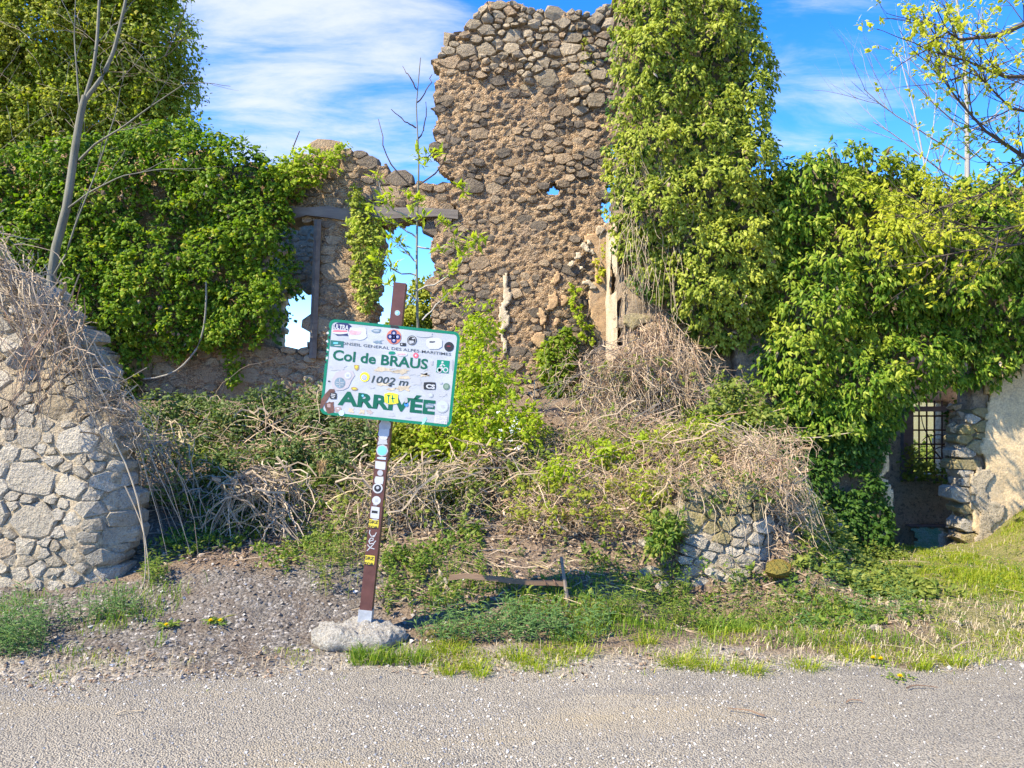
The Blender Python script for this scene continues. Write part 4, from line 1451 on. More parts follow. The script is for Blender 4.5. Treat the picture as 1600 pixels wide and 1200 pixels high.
# fine dead twigs in the crown
n = 120
A = np.array([px(rv.uniform(-20, 250), rv.uniform(20, 260), 11.5) for _ in range(n)]) + rv.normal(size=(n, 3)) * np.array((.1, .3, .1))
B = A + rv.normal(size=(n, 3)) * np.array((.45, .15, .34)) + np.array((.1, -.05, -.15))
v, f = cane_set(A, B, (A + B) / 2 + rv.normal(size=A.shape) * .08, np.full(n, .0035), 6, .02)
part('dead_twigs', v, [f], M['cane_grey'], tl, 'stuff')

# the slender pale tree in front of it
ts = thing('slender_tree', 'slender pale barked tree with bare forked stems before the left ivy', 'tree', px(78, 470, 7.6))
def stempath(pts, Y, k=14):
    p = np.array([px(a, b, Y if not isinstance(Y, (list, tuple)) else Y[i]) for i, (a, b) in enumerate(pts)])
    s = np.linspace(0, len(p) - 1, k)
    return np.stack([np.interp(s, np.arange(len(p)), p[:, j]) for j in range(3)], 1)
main = stempath([(70, 530), (84, 400), (105, 320), (116, 240), (126, 178), (133, 150)], 7.6)
la = stempath([(133, 152), (146, 110), (152, 60), (155, 0), (160, -60)], 7.6)
ra = stempath([(133, 156), (160, 120), (178, 80), (190, 30), (205, -40)], 7.6)
s1 = stempath([(124, 250), (150, 224), (190, 200), (230, 170), (290, 130)], [7.6, 7.5, 7.4, 7.4, 7.4])
s2 = stempath([(100, 330), (140, 300), (190, 275), (245, 265)], [7.6, 7.5, 7.4, 7.4])
s3 = stempath([(78, 440), (104, 395), (118, 350), (150, 270), (180, 180)], [7.6, 7.5, 7.5, 7.5, 7.5])
s4 = stempath([(124, 165), (120, 110), (116, 60), (118, 0)], [7.6, 7.6, 7.7, 7.7])
def rad(a, b, k=14):
    return np.linspace(a, b, k)
v, f = tubes(np.array([main]), np.array([rad(.046, .030)]), 8)
part('trunk', v, [f], M['bark_mid'], ts, smoothed=True)
for pth, r0, r1 in ((la, .018, .010), (ra, .022, .012), (s1, .013, .004), (s2, .010, .004), (s3, .010, .005), (s4, .009, .004)):
    v, f = tubes(np.array([pth]), np.array([rad(r0, r1)]), 6)
    part('branch', v, [f], M['bark_mid'], ts, smoothed=True)
out, tips = [], []
for pth in (la, ra, s1, s2, s3, s4):
    for j in (6, 10, 13):
        d = rv.normal(size=3) * .5 + (pth[j] - pth[j - 1]) / np.linalg.norm(pth[j] - pth[j - 1])
        grow(rv, pth[j], d, .42, .005, 1, out, tips, 6, (1, 3), .6, .7, .1, .12, .3)
v, f = branch_mesh(out, 4)
part('twigs', v, [f], M['bark_mid'], ts, 'stuff')

# dark twigs against the sky at its top right
tt = thing('bare_twig_branch', 'bare dark budding branch against the sky at the top of the olive tree', 'branch', px(255, 90, 11.6))
out, tips = [], []
for a, b, c, d in ((258, 88, 285, -10), (258, 88, 310, 45), (262, 66, 300, 70)):
    p = px(a, b, 11.6); q = px(c, d, 11.6)
    grow(rv, p, q - p, np.linalg.norm(q - p), 0.007, 1, out, tips, 7, (5, 7), .4, .6, .1, .07, .2)
v, f = branch_mesh(out, 4)
part('twig', v, [f], M['twig_dark'], tt)
C = np.array([t_[0] for t_ in tips]); O = np.array([t_[1] for t_ in tips])
v, f = tufts(C, unit(O), 3, .015, .035, .018, .1, rng=rv)
part('buds', v, [f], M['leaf_olive'], tt, 'stuff')
P = stempath([(452, 246), (460, 225), (468, 205)], 11.0, 6)
v, f = tubes(P[None], rad(.010, .007, 6)[None], 4)
o = part('dry_stalk', v, [f], M['twig_dark'], None)
tag(o, 'lone thin dry stalk rising from the wall top against the sky', 'stalk')

# young tree with opening leaves before the second opening
yt_ = thing('young_tree', 'thin young tree with sparse lime leaves in front of the open window', 'tree', gpt(px(655, 600, 8.6)[0], 8.6))
tr = stempath([(664, 690), (660, 600), (652, 500), (651, 420), (652, 330), (655, 250), (650, 170), (657, 90)], 8.6, 16)
v, f = tubes(tr[None], rad(.021, .005, 16)[None], 6)
part('trunk', v, [f], M['bark_mid'], yt_)
brs = [[(652, 300), (612, 262), (598, 222), (592, 185)], [(652, 345), (618, 330), (600, 316), (590, 280)], [(653, 290), (690, 262), (702, 215), (705, 195)], [(651, 372), (622, 352), (596, 340)],
       [(651, 430), (620, 425), (600, 405), (585, 400)], [(651, 385), (690, 388), (716, 372)], [(651, 455), (690, 440), (722, 408), (750, 372)], [(652, 410), (632, 390), (610, 372)], [(654, 250), (672, 244), (690, 240)], [(650, 200), (632, 190), (612, 170)],
       [(651, 140), (640, 120), (628, 105)], [(652, 160), (668, 140), (676, 118)], [(651, 220), (664, 200), (668, 160)], [(660, 500), (690, 470), (712, 450)], [(655, 470), (625, 455), (598, 440)]]
tips = []
for b in brs:
    Ys = [8.6 - 0.05 * i * (1 if rv.random() < .6 else -1) for i in range(len(b))]
    pth = stempath(b, Ys, 9) + np.concatenate([np.zeros((1, 3)), rv.normal(size=(8, 3)) * .008])
    v, f = tubes(pth[None], rad(.010, .004, 9)[None], 4)
    part('branch', v, [f], M['twig_dark'] if b[-1][1] < 260 else M['bark_pale'], yt_)
    if b[-1][1] > 235:
        for j in (4, 6, 8):
            tips.append((pth[j], pth[j] - pth[j - 1]))
C = np.array([t_[0] for t_ in tips]); O = unit(np.array([t_[1] for t_ in tips]))
O[:, 2] += .5
O[:, 1] -= .4
C = np.concatenate([C, np.array([px(a, b, 8.5) for a, b in ((650, 310), (655, 320), (640, 316), (660, 312), (652, 240), (665, 252), (690, 345), (700, 352), (612, 305), (576, 330), (584, 318), (600, 322), (635, 300), (716, 292), (724, 300), (740, 372), (735, 385), (720, 400), (706, 420), (690, 428), (745, 380), (606, 400), (592, 408), (586, 395), (618, 420), (640, 345), (662, 340), (660, 255), (548, 352), (555, 362))])])
O = np.concatenate([O, np.tile([[0, -.5, .6]], (len(C) - len(O), 1))])
v, f = tufts(C, unit(O), 11, .06, .10, .036, .1, up=1.0, rng=rv)
part('leaf_sprays', v, [f], M['leaf_lime'], yt_, 'stuff')

# bush seen through the second opening
bb_ = thing('bush_behind_opening', 'sunlit green bush seen low through the open window', 'bush', px(668, 600, 13.0))
crown_cloud([blob(668, 482, 13.0, 34, 46, 30), blob(640, 540, 13.0, 40, 60, 30), blob(690, 560, 13, 50, 70, 30)], 700, 16, .08, .055, M['ivy_sun'], bb_, rv, 'foliage', rad=.12)

# bushes beyond the barred window
bg = thing('bush_behind_grille', 'bright bush glimpsed through the barred window', 'bush', px(1450, 760, 15.0))
crown_cloud([blob(1440, 742, 15.0, 60, 46, 40), blob(1490, 735, 15.4, 50, 70, 40)], 500, 14, .09, .07, M['leaf_bramble'], bg, rv, 'foliage', rad=.16)
v, f = cane_set(np.array([px(1484, 740, 11.4), px(1520, 705, 11.3), px(1500, 700, 11.3)]), np.array([px(1440, 650, 11.4), px(1440, 690, 11.3), px(1424, 735, 11.4)]), np.array([px(1450, 690, 11.3), px(1470, 660, 11.3), px(1450, 690, 11.3)]), np.array([.014, .012, .01]), 9, .015, 4)
o = part('bare_branch', v, [f], M['twig_dark'], None)
tag(o, 'bare crooked branch crossing in front of the barred window', 'branch')
id_ = thing('ivy_at_grille', 'dark ivy hanging at the side of the barred window', 'ivy', px(1486, 700, 11.4))
ivy(id_, [(1474, 628), (1506, 628), (1500, 700), (1490, 744), (1478, 744), (1484, 690)], 11.5, .12, .1, .07, 12, .06, .05, M['ivy_dark'], 120)
ivy(id_, [(1408, 690), (1424, 700), (1440, 722), (1480, 726), (1484, 746), (1410, 746)], 11.5, .1, .1, .07, 10, .06, .05, M['leaf_bramble'], 121, name='sill_foliage')

# bare tree behind the house and the budding branches from the right
bt = thing('bare_tree', 'leafless pale tree standing behind the ivy at the right', 'tree', px(1512, 330, 13.5))
out, tips = [], []
base = px(1512, 420, 13.5)
grow(rv, base, np.array((-.02, 0, 1.0)), 5.2, .055, 0, out, tips, 12, (0, 0), wob=.03)
trunk = out[0][1]
for j, (dx, l_) in ((3, (-1.0, 2.0)), (4, (.8, 1.3)), (5, (-.8, 1.6)), (6, (-1.1, 1.3)), (6, (.7, 1.2)), (7, (-.7, 1.2)), (8, (.6, 1.0)), (9, (-.5, .9)), (4, (-1.2, 2.2)), (5, (1.0, 1.3))):
    grow(rv, trunk[j], np.array((dx, .3 * rv.normal(), .62)), l_, .018, 2, out, tips, 7, (3, 5), .55, .5, .14, .06, .2)
g2 = px(1470, 420, 13.5)
grow(rv, g2, np.array((-.16, 0, 1.0)), 3.9, .022, 2, out, tips, 9, (4, 6), .4, .55, .12, .04, .3)
tk = out[0]
v, f = tubes(tk[1][None], tk[2][None], 6)
part('trunk', v, [f], M['bark_pale'], bt)
v, f = branch_mesh([o for o in out[1:] if o[0] > -1 and len(o[1]) == 7], 4)
part('branches', v, [f], M['bark'], bt, 'stuff')
r9 = [o for o in out[1:] if len(o[1]) == 9]
v, f = branch_mesh(r9, 4)
part('side_stem', v, [f], M['bark_pale'], bt)

rt = thing('budding_tree', 'budding tree with yellow green leaf clusters reaching in from the right', 'tree', (6.9, 7.6, float(H(6.9, 7.6))))
out, tips = [], []
p0 = np.array((6.9, 7.6, float(H(6.9, 7.6)) - .05))
grow(rv, p0, np.array((0, 0, 1.)), 5.2, .09, 0, out, tips, 7, (0, 0), wob=.03)
trunk = [out[0]]
out2, tips = [], []
top = out[0][1]
def limb(pts, r0, Ys):
    pth = stempath(pts, Ys, 9)
    out2.append((0, pth, rad(r0, .006, 9)))
    for j in range(1, 9):
        for q in range(3):
            d = (pth[j] - pth[j - 1]) / np.linalg.norm(pth[j] - pth[j - 1]) + rv.normal(size=3) * np.array((.6, .5, .7))
            grow(rv, pth[j], d, .36 + .3 * rv.random(), .006, 1, out2, tips, 9, (1, 3), .6, .7, .1, .10, .3)
limb([(1889, 130), (1640, 20), (1560, 55), (1500, 62), (1462, 38)], .035, [7.6, 7.4, 7.2, 7.0, 6.9])
limb([(1889, 200), (1640, 120), (1570, 120), (1510, 95), (1448, 78)], .03, [7.6, 7.4, 7.2, 7.1, 7.0])
limb([(1889, 370), (1600, 245), (1540, 205), (1500, 160), (1470, 120)], .03, [7.6, 7.4, 7.3, 7.2, 7.2])
limb([(1889, 270), (1640, 180), (1580, 170), (1540, 130), (1520, 110)], .02, [7.6, 7.4, 7.3, 7.3, 7.3])
# wands that cross the ivy
low_t = len(tips)
limb([(1889, 300), (1600, 258), (1545, 300), (1490, 318), (1452, 330)], .014, [7.6, 7.4, 7.3, 7.2, 7.2])
limb([(1889, 450), (1640, 372), (1580, 384), (1510, 392), (1452, 404)], .014, [7.6, 7.3, 7.2, 7.1, 7.1])
limb([(1889, 400), (1660, 330), (1600, 352), (1560, 362), (1500, 350)], .012, [7.6, 7.3, 7.2, 7.1, 7.1])
v, f = branch_mesh(trunk, 7)
part('trunk', v, [f], M['bark'], rt)
v, f = branch_mesh(out2, 4)
part('branches', v, [f], M['twig_dark'], rt, 'stuff')
C = np.array([t_[0] for t_ in tips]); O = unit(np.array([t_[1] for t_ in tips]))
sel = rv.random(len(C)) < .8
v, f = tufts(C[sel], O[sel], 9, .045, .052, .026, .1, rng=rv)
part('leaf_clusters', v, [f], M['leaf_yellow'], rt, 'stuff')


fl = thing('ivy_on_flank', 'dark ivy and weeds spilling over the right flank of the mound', 'ivy', gpt(2.75, 7.0))
Pt = on_ground(1500, 2.2, 3.6, 6.1, 8.5, rv, lambda x, y: smooth(2.2, 2.5, x) * smooth(3.7, 3.2, x) * (.35 + .65 * (vnoise(x, y, .3, 14) > -.3)))
O = unit(np.tile([[.25, -.5, .8]], (len(Pt), 1)) + rv.normal(size=(len(Pt), 3)) * .25)
v, f = tufts(Pt + np.array((0, 0, .04)), O, 9, .07, .05, .036, .3, rng=rv)
part('foliage', v, [f], M['leaf_bramble'], fl, 'stuff')


# ------------------------------------------------------------------ undergrowth
rb = np.random.default_rng(99)


def gp(x, Y):
    """Ground point under picture column x at depth Y."""
    X = (x - 800) * Y / F
    return np.array((X, Y, float(H(X, Y))))


def arch_heap(n, apex, base, lift, r, wob, rng, k=9):
    """Canes that spring from near apex and droop to points round base (both samplers)."""
    A = np.array([apex() for _ in range(n)])
    B = np.array([base() for _ in range(n)])
    Cc = A * .55 + B * .45 + np.stack([rng.normal(size=n) * .1, rng.normal(size=n) * .1, lift * (.4 + rng.random(n))], 1)
    return cane_set(A, B, Cc, r * np.exp(rng.normal(size=n) * .4), k, wob, 3, rng)


def tangle(n, sample, length, r, rng, k=8, curl=.5, flat=.5, lean=(0, 0)):
    """Short curling canes thrown at random through a volume."""
    C = np.array([sample() for _ in range(n)])
    d = unit(rng.normal(size=(n, 3)) * np.array((1, .6, flat)) + np.array((lean[0], 0, lean[1])))
    L_ = (length * (.35 + rng.random(n) ** 1.5 * 1.1))[:, None]
    A = C - d * L_ * .5
    B = C + d * L_ * .5
    B[:, 2] -= .15 * L_[:, 0]
    Cc = C + unit(rng.normal(size=(n, 3)) + np.array((0, -.2, .5))) * L_ * curl * rng.random((n, 1))
    for Q_ in (A, B):
        Q_[:, 2] = np.maximum(Q_[:, 2], H(Q_[:, 0], Q_[:, 1]) + .01)
    return cane_set(A, B, Cc, r * np.exp(rng.normal(size=n) * .45), k, .02 + .02 * curl, 3, rng)


def heap(name, label, cx, Y, w, zt, n, lift=.25, r=.006, mat='cane_grey', leaves=0, leafmat='leaf_bramble', apexw=.35, deep=.45, loose_n=0, loose_len=.45):
    p = gp(cx, Y)
    root = thing(name, label, 'brambles', p)
    s = Y / F
    zt_ = px(0, zt, Y)[2]
    def apex():
        return np.array((p[0] + rb.normal() * w * s * apexw, p[1] + rb.normal() * deep * .5, zt_ + rb.normal() * .07))
    def base():
        X = p[0] + rb.uniform(-1, 1) * w * s
        y = p[1] + rb.uniform(-1, .6) * deep
        return np.array((X, y, float(H(X, y)) + .02 + .12 * rb.random()))
    def vol():
        X = p[0] + rb.uniform(-1.05, 1.05) * w * s
        y = p[1] + rb.uniform(-.9, .7) * deep
        h0 = float(H(X, y))
        top = h0 + max(.08, (zt_ - h0) * (1 - .8 * abs(X - p[0]) / (w * s) ** 1.0 * .6) * (1 - .5 * max(0, p[1] - y) / deep))
        return np.array((X, y, h0 + (top - h0) * rb.random() ** .6))
    if n:
        v, f = arch_heap(n, apex, base, lift, r, .04, rb)
        part('canes', v, [f], M[mat], root, 'stuff')
    if loose_n:
        v, f = tangle(loose_n, vol, loose_len, r * .8, rb)
        part('tangle', v, [f], M[mat], root, 'stuff')
    if leaves:
        C = np.array([vol() + np.array((0, -.06, .03)) for _ in range(leaves)])
        O = unit(np.tile([[0, -.6, .7]], (leaves, 1)) + rb.normal(size=(leaves, 3)) * .3)
        v, f = tufts(C, O, 8, .07, .045, .030, .3, rng=rb)
        part('foliage', v, [f], M[leafmat], root, 'stuff')
    return root


heap('dead_bramble_heap', 'grey dome of dead bramble canes left of the sign post', 405, 6.7, 90, 750, 130, .22, .0068, apexw=.34, loose_n=60)
heap('dead_bramble_thicket', 'low tangle of dead canes behind the near stone wall', 265, 7.1, 70, 690, 60, .25, .005, loose_n=130, leaves=80)
heap('dead_bramble_spread', 'spread of long grey canes arching right of the sign post', 640, 6.8, 110, 730, 90, .16, .005, apexw=.6, loose_n=150, loose_len=.7, leaves=110)
heap('dry_cane_tangle', 'brown cane tangle in front of the lime shrub', 770, 7.2, 90, 700, 50, .15, .0045, 'cane', 170, loose_n=220)
heap('dry_cane_mound', 'sunlit mound of dry bramble at the middle of the bank', 905, 6.75, 100, 735, 40, .12, .0032, 'cane', 150, 'leaf_olive', apexw=.6, loose_n=760, loose_len=.34)
heap('dry_cane_crest', 'dry bramble crest above the broken stub wall', 1075, 6.95, 115, 672, 40, .10, .0029, 'cane', 200, 'leaf_olive', apexw=.6, deep=.5, loose_n=1150, loose_len=.32)
heap('dry_cane_slope', 'dry tangle climbing from the mound to the tall ivy', 960, 7.5, 120, 640, 30, .10, .0038, 'cane', 160, 'leaf_bramble', apexw=.5, deep=.5, loose_n=700, loose_len=.4)

# stems hanging over the right flank of the mound
root = thing('hanging_dry_stems', 'straw coloured stems trailing down the right flank of the mound', 'brambles', gp(1220, 6.5))
n = 110
A = np.array([px(rb.uniform(1100, 1200), rb.uniform(655, 760), 6.6 + .3 * rb.random()) for _ in range(n)])
B = np.array([px(a, rb.uniform(780, 925), 6.25 + .5 * rb.random()) for a in rb.uniform(1195, 1300, n)])
Cc = np.stack([B[:, 0] * .75 + A[:, 0] * .25, (A[:, 1] + B[:, 1]) / 2, A[:, 2] * .8 + B[:, 2] * .2], 1) + rb.normal(size=(n, 3)) * .09
v, f = cane_set(A, B, Cc, .0035 * (.5 + .8 * rb.random(n)), 8, .045, 3, rb)
part('canes', v, [f], M['cane_pale'], root, 'stuff')
v, f = tangle(520, lambda: px(1150 + rb.uniform(0, 1) * 110, rb.uniform(680, 900), 6.3 + .4 * rb.random()) * np.array((1, 1, 1)), .30, .003, rb, lean=(.5, -.9))
part('tangle', v, [f], M['cane'], root, 'stuff')

root = thing('stub_brambles', 'dry stems and green sprays spilling over the top of the broken stub wall', 'brambles', gp(1130, 6.5))
v, f = tangle(190, lambda: px(rb.uniform(1030, 1240), 785 + rb.normal() * 16 - 40 * math.exp(-((rb.random() - .5) ** 2)), 6.15 + .25 * rb.random()), .26, .003, rb, lean=(.2, -.8))
part('tangle', v, [f], M['cane'], root, 'stuff')
n = 16
A = np.array([px(rb.uniform(1060, 1220), rb.uniform(745, 775), 6.3) for _ in range(n)])
B = A + np.stack([rb.normal(size=n) * .14 + .06, -.18 - .1 * rb.random(n), -.15 - .4 * rb.random(n)], 1)
v, f = cane_set(A, B, (A + B) / 2 + np.array((0, -.1, .08)), .003 * np.exp(rb.normal(size=n) * .3), 8, .02, 3, rb)
part('canes', v, [f], M['cane_pale'], root, 'stuff')
C = np.array([px(rb.uniform(1060, 1230), rb.uniform(735, 800), 6.22) for _ in range(26)] + [px(rb.uniform(1060, 1230), rb.uniform(880, 925), 6.12) for _ in range(20)] + [px(rb.uniform(1010, 1075), rb.uniform(800, 900), 6.15) for _ in range(30)])
v, f = tufts(C, np.tile([[0, -.7, .6]], (len(C), 1)), 9, .06, .045, .022, .2, rng=rb)
part('foliage', v, [f], M['leaf_cover'], root, 'stuff')

# curtain of dry stems below the ivy column
root = thing('dry_stem_curtain', 'curtain of dry tangled stems hanging under the tall ivy column', 'brambles', gp(1020, 8.8))
n = 500
ax = rb.uniform(965, 1085, n)
top = np.interp(ax, [965, 1000, 1040, 1090], [585, 500, 475, 540])
A = np.array([px(a, t_ + 30 * rb.random() + 90 * rb.random() ** 2, 8.75 + .2 * rb.random()) for a, t_ in zip(ax, top)])
bx = ax + rb.normal(size=n) * 45 - 22
B = np.array([px(a, rb.uniform(560, 700), 7.9 + .7 * rb.random()) for a in bx])
Cc = (A + B) / 2 + np.stack([rb.normal(size=n) * .15, -.15 - .2 * rb.random(n), .1 + rb.normal(size=n) * .12], 1)
v, f = cane_set(A, B, Cc, .0036 * (.6 + .9 * rb.random(n)), 9, .07, 3, rb)
part('canes', v, [f], M['cane'], root, 'stuff')
v, f = tangle(1100, lambda: px(rb.normal(1000, 52), rb.uniform(545, 700), 8.15 + .5 * rb.random()), .32, .0032, rb, flat=.9)
part('tangle', v, [f], M['cane'], root, 'stuff')
n = 160
ax = rb.normal(975, 60, n)
A = np.array([px(a, rb.uniform(560, 640), 8.3 + .4 * rb.random()) for a in ax])
B = np.array([px(a + rb.normal() * 60, rb.uniform(620, 700), 7.9 + .5 * rb.random()) for a in ax])
Cc = (A + B) / 2 + np.stack([rb.normal(size=n) * .2, -.1 - .2 * rb.random(n), .2 + rb.normal(size=n) * .1], 1)
v, f = cane_set(A, B, Cc, .0045 * (.6 + .9 * rb.random(n)), 9, .05, 3, rb)
part('low_canes', v, [f], M['cane_pale'], root, 'stuff')
C = np.array([px(rb.normal(990, 60), rb.uniform(560, 690), 8.2) for _ in range(120)])
v, f = tufts(C, np.tile([[-.2, -.7, .5]], (120, 1)), 6, .05, .045, .035, .3, rng=rb)
part('foliage', v, [f], M['leaf_bramble'], root, 'stuff')

# dry vines over the near wall at the left
root = thing('dry_vines_on_wall', 'grey dry vines draped over the top of the near stone wall', 'vines', px(60, 520, 5.6))
n = 60
ax = rb.uniform(-60, 110, n)
ty = np.interp(ax, [-60, 0, 60, 110], [360, 400, 450, 500])
A = np.array([px(a, t_ + rb.normal() * 14, 5.75 + .4 * rb.random()) for a, t_ in zip(ax, ty)])
bx = ax + rb.uniform(20, 120, n)
by = np.interp(bx, [0, 60, 120, 160, 230], [500, 540, 590, 650, 690]) + rb.uniform(-40, 60, n)
B = np.array([px(a, b, 5.62 + .4 * rb.random()) for a, b in zip(bx, by)])
Cc = np.stack([B[:, 0] * .5 + A[:, 0] * .5, (A[:, 1] + B[:, 1]) / 2 - .08, A[:, 2] * .7 + B[:, 2] * .3 + .06], 1) + rb.normal(size=(n, 3)) * .05
v, f = cane_set(A, B, Cc, .0042 * (.6 + .9 * rb.random(n)), 9, .03, 3, rb)
part('canes', v, [f], M['cane_pale'], root, 'stuff')
v, f = tangle(420, lambda: (lambda a: px(a, np.interp(a, [-60, 0, 60, 110, 150, 220], [370, 415, 470, 520, 610, 670]) + rb.normal() * 26, 5.72 + .35 * rb.random()))(rb.uniform(-60, 220)), .45, .0034, rb, lean=(.6, -.5))
part('tangle', v, [f], M['cane_grey'], root, 'stuff')
n = 40
A = np.array([px(rb.uniform(-40, 150), rb.uniform(420, 560), 5.5) for _ in range(n)])
B = np.array([px(rb.uniform(0, 90), rb.uniform(560, 700), 5.5) for _ in range(n)])
v, f = cane_set(A, B, (A + B) / 2 + rb.normal(size=A.shape) * .08, .004 * (.6 + .9 * rb.random(n)), 9, .03, 3, rb)
part('hanging_canes', v, [f], M['cane'], root, 'stuff')
n = 16
A = np.array([px(rb.uniform(140, 180), rb.uniform(600, 720), 5.9 + .5 * rb.random()) for _ in range(n)])
B = np.array([gp(rb.uniform(215, 330), rb.uniform(5.9, 6.8)) + np.array((0, 0, .05)) for _ in range(n)])
Cc = np.stack([B[:, 0] * .6 + A[:, 0] * .4, (A[:, 1] + B[:, 1]) / 2, A[:, 2] + .1 * rb.random(n)], 1)
v, f = cane_set(A, B, Cc, .0045 * (.6 + .9 * rb.random(n)), 9, .03, 3, rb)
part('trailing_canes', v, [f], M['cane'], root, 'stuff')
v, f = cane_set(np.array([px(180, 690, 5.72), px(196, 760, 5.68)]), np.array([gp(218, 5.5) + np.array((0, 0, .02)), gp(205, 5.45)]), np.array([px(250, 840, 5.6), px(262, 900, 5.6)]), np.array([.006, .0045]), 10, .01, 4, rb)
part('long_cane', v, [f], M['cane_pale'], root)

# leafy shrubs on the bank
def shrub(name, label, blobs, n, per, L, W, mat, rad_=.1, shell=.6, stems=24, base=None, cat='shrub', droop=.35):
    b0 = blobs[0]
    bx, by = base if base else (b0[0], b0[1])
    root = thing(name, label, cat, gpt(bx, by))
    C, O = crown_cloud(blobs, n, per, L, W, M[mat], root, rb, 'foliage', shell, droop, rad=rad_)
    if stems:
        idx = rb.choice(len(C), stems)
        B = C[idx]
        A = np.array([gpt(bx + rb.normal() * .25, by + rb.normal() * .15) for _ in range(stems)])
        Cc = A * .5 + B * .5 + np.stack([rb.normal(size=stems) * .05, rb.normal(size=stems) * .05, .1 + .1 * rb.random(stems)], 1)
        v, f = cane_set(A, B, Cc, .006 * (.6 + .8 * rb.random(stems)), 7, .02, 4, rb)
        part('stems', v, [f], M['cane'], root, 'stuff')
    return root


shrub('lime_shrub', 'bright lime green shrub in fresh leaf right of the sign', [blob(745, 520, 7.9, 36, 60, 30), blob(735, 580, 7.7, 50, 50, 36), blob(770, 600, 7.6, 56, 60, 36), blob(700, 640, 7.5, 60, 44, 36), blob(775, 655, 7.4, 70, 42, 36), blob(730, 690, 7.3, 70, 36, 36), blob(820, 670, 7.4, 40, 34, 30)], 520, 9, .058, .034, 'leaf_lime', .09, .8, 40, base=(-.4, 7.7))
root = bpy.data.objects['lime_shrub']
for a, b, c, d in ((748, 545, 726, 452), (735, 560, 690, 475), (750, 620, 800, 560)):
    pass
C = np.array([px(rb.normal(800, 12), rb.normal(668, 12), 7.1) for _ in range(12)])
v, f = tufts(C, np.tile([[0, -.8, .4]], (12, 1)), 5, .02, .022, .02, .1, rng=rb)
part('blossom', v, [f], M['blossom'], root, 'stuff')
shrub('grey_green_thicket', 'dull green bramble thicket below the empty window opening', [blob(290, 700, 8.0, 75, 40, 44), blob(360, 668, 8.3, 55, 46, 44), blob(430, 640, 8.5, 60, 34, 44), blob(500, 650, 8.3, 50, 54, 40), blob(560, 690, 7.9, 60, 44, 40), blob(440, 712, 7.6, 60, 30, 40), blob(250, 655, 8.4, 44, 44, 40), blob(310, 640, 8.9, 50, 24, 40), blob(350, 730, 7.3, 40, 26, 30), blob(520, 735, 7.2, 44, 30, 30)], 1400, 10, .048, .034, 'leaf_dull', .1, .8, 60, base=(-2.5, 8.0), cat='brambles')
v, f = tangle(150, lambda: px(rb.uniform(230, 600), 690 + rb.normal() * 34, 7.6 + .5 * rb.random()), .5, .0036, rb)
part('canes', v, [f], M['cane_grey'], bpy.data.objects['grey_green_thicket'], 'stuff')
shrub('olive_bush_by_sign', 'olive green bush behind the lower right corner of the sign', [blob(660, 700, 7.6, 60, 44, 36), blob(620, 690, 7.6, 36, 40, 30)], 330, 9, .05, .036, 'leaf_olive', .09, .7, 20)
shrub('mound_cover', 'yellow green leafy cover on top of the dry mound', [blob(950, 705, 7.0, 50, 20, 30), blob(1035, 690, 7.1, 50, 20, 30), blob(1100, 672, 7.1, 40, 20, 30), blob(880, 735, 6.8, 40, 20, 30), blob(1010, 770, 6.6, 30, 30, 20)], 210, 8, .05, .03, 'leaf_lime', .08, .9, 20, cat='ground cover')
shrub('wild_rose_bush', 'pale leafed bramble bush at the foot of the tall ivy', [blob(1150, 625, 7.6, 50, 34, 30), blob(1175, 660, 7.4, 60, 34, 30), blob(1110, 650, 7.4, 40, 36, 30)], 300, 8, .055, .036, 'leaf_bramble', .1, .85, 24)
# a long arching bramble to the right
root = thing('arching_bramble', 'long leafy bramble shoot arching out beside the mound', 'bramble', gp(1215, 6.9))
P = stempath([(1180, 760), (1196, 700), (1230, 684), (1280, 684), (1330, 676)], 6.8, 10)
v, f = tubes(P[None], rad(.008, .004, 10)[None], 4)
part('stem', v, [f], M['cane_pale'], root)
v, f = tufts(np.concatenate([P[3:], P[4:] + .02, P[6:]]), np.tile([[0, -.6, .6]], (len(P[3:]) + len(P[4:]) + len(P[6:]), 1)), 6, .045, .05, .034, .2, rng=rb)
part('foliage', v, [f], M['leaf_bramble'], root, 'stuff')
shrub('weeds_by_recess', 'low grey green weeds before the dark recess', [blob(1290, 860, 7.6, 56, 24, 30), blob(1370, 868, 8.1, 50, 18, 20), blob(1330, 890, 7.2, 50, 18, 30)], 260, 8, .045, .03, 'leaf_bramble', .08, .9, 0, cat='weeds')
shrub('weeds_on_stub', 'fresh green weeds in the gap left of the broken stub', [blob(1040, 830, 6.2, 28, 30, 20), blob(1030, 850, 6.1, 20, 20, 16)], 90, 8, .06, .022, 'leaf_cover', .06, .9, 0, cat='weeds')

# ------------------------------------------------------------------ ground cover
bankmask = lambda x, y: smooth(5.15, 5.5, y + .2 * vnoise(x, y, .4, 51)) * (1 - smooth(2.6, 3.3, x)) * np.where(x < -1.0, smooth(5.7, 6.15, y + .2 * vnoise(x, y, .5, 52)), 1)
Pt = on_ground(26000, -4.2, 3.2, 4.9, 9.5, rb, lambda x, y: bankmask(x, y) * np.clip(.55 + .6 * vnoise(x, y, .5, 53), .08, 1) * np.where(y < 7, 1, .5))
n = len(Pt)
D = unit(np.stack([rb.normal(size=n), rb.normal(size=n), rb.normal(size=n) * .3], 1))
v, f = leaf_geo(Pt + np.array((0, 0, .012)), D, unit(np.stack([rb.normal(size=n) * .5, rb.normal(size=n) * .5, np.ones(n)], 1)), .04 + .04 * rb.random(n), .022 + .022 * rb.random(n), .25)
o = part('leaf_litter', v, [f], M['litter'], None, 'stuff')
Pt = on_ground(2200, -3.6, 4.2, 4.7, 8, rb, lambda x, y: np.where(x > 2.4, .12, .8 * bankmask(x, y)))
n = len(Pt)
D = unit(np.stack([rb.normal(size=n), rb.normal(size=n), np.zeros(n)], 1))
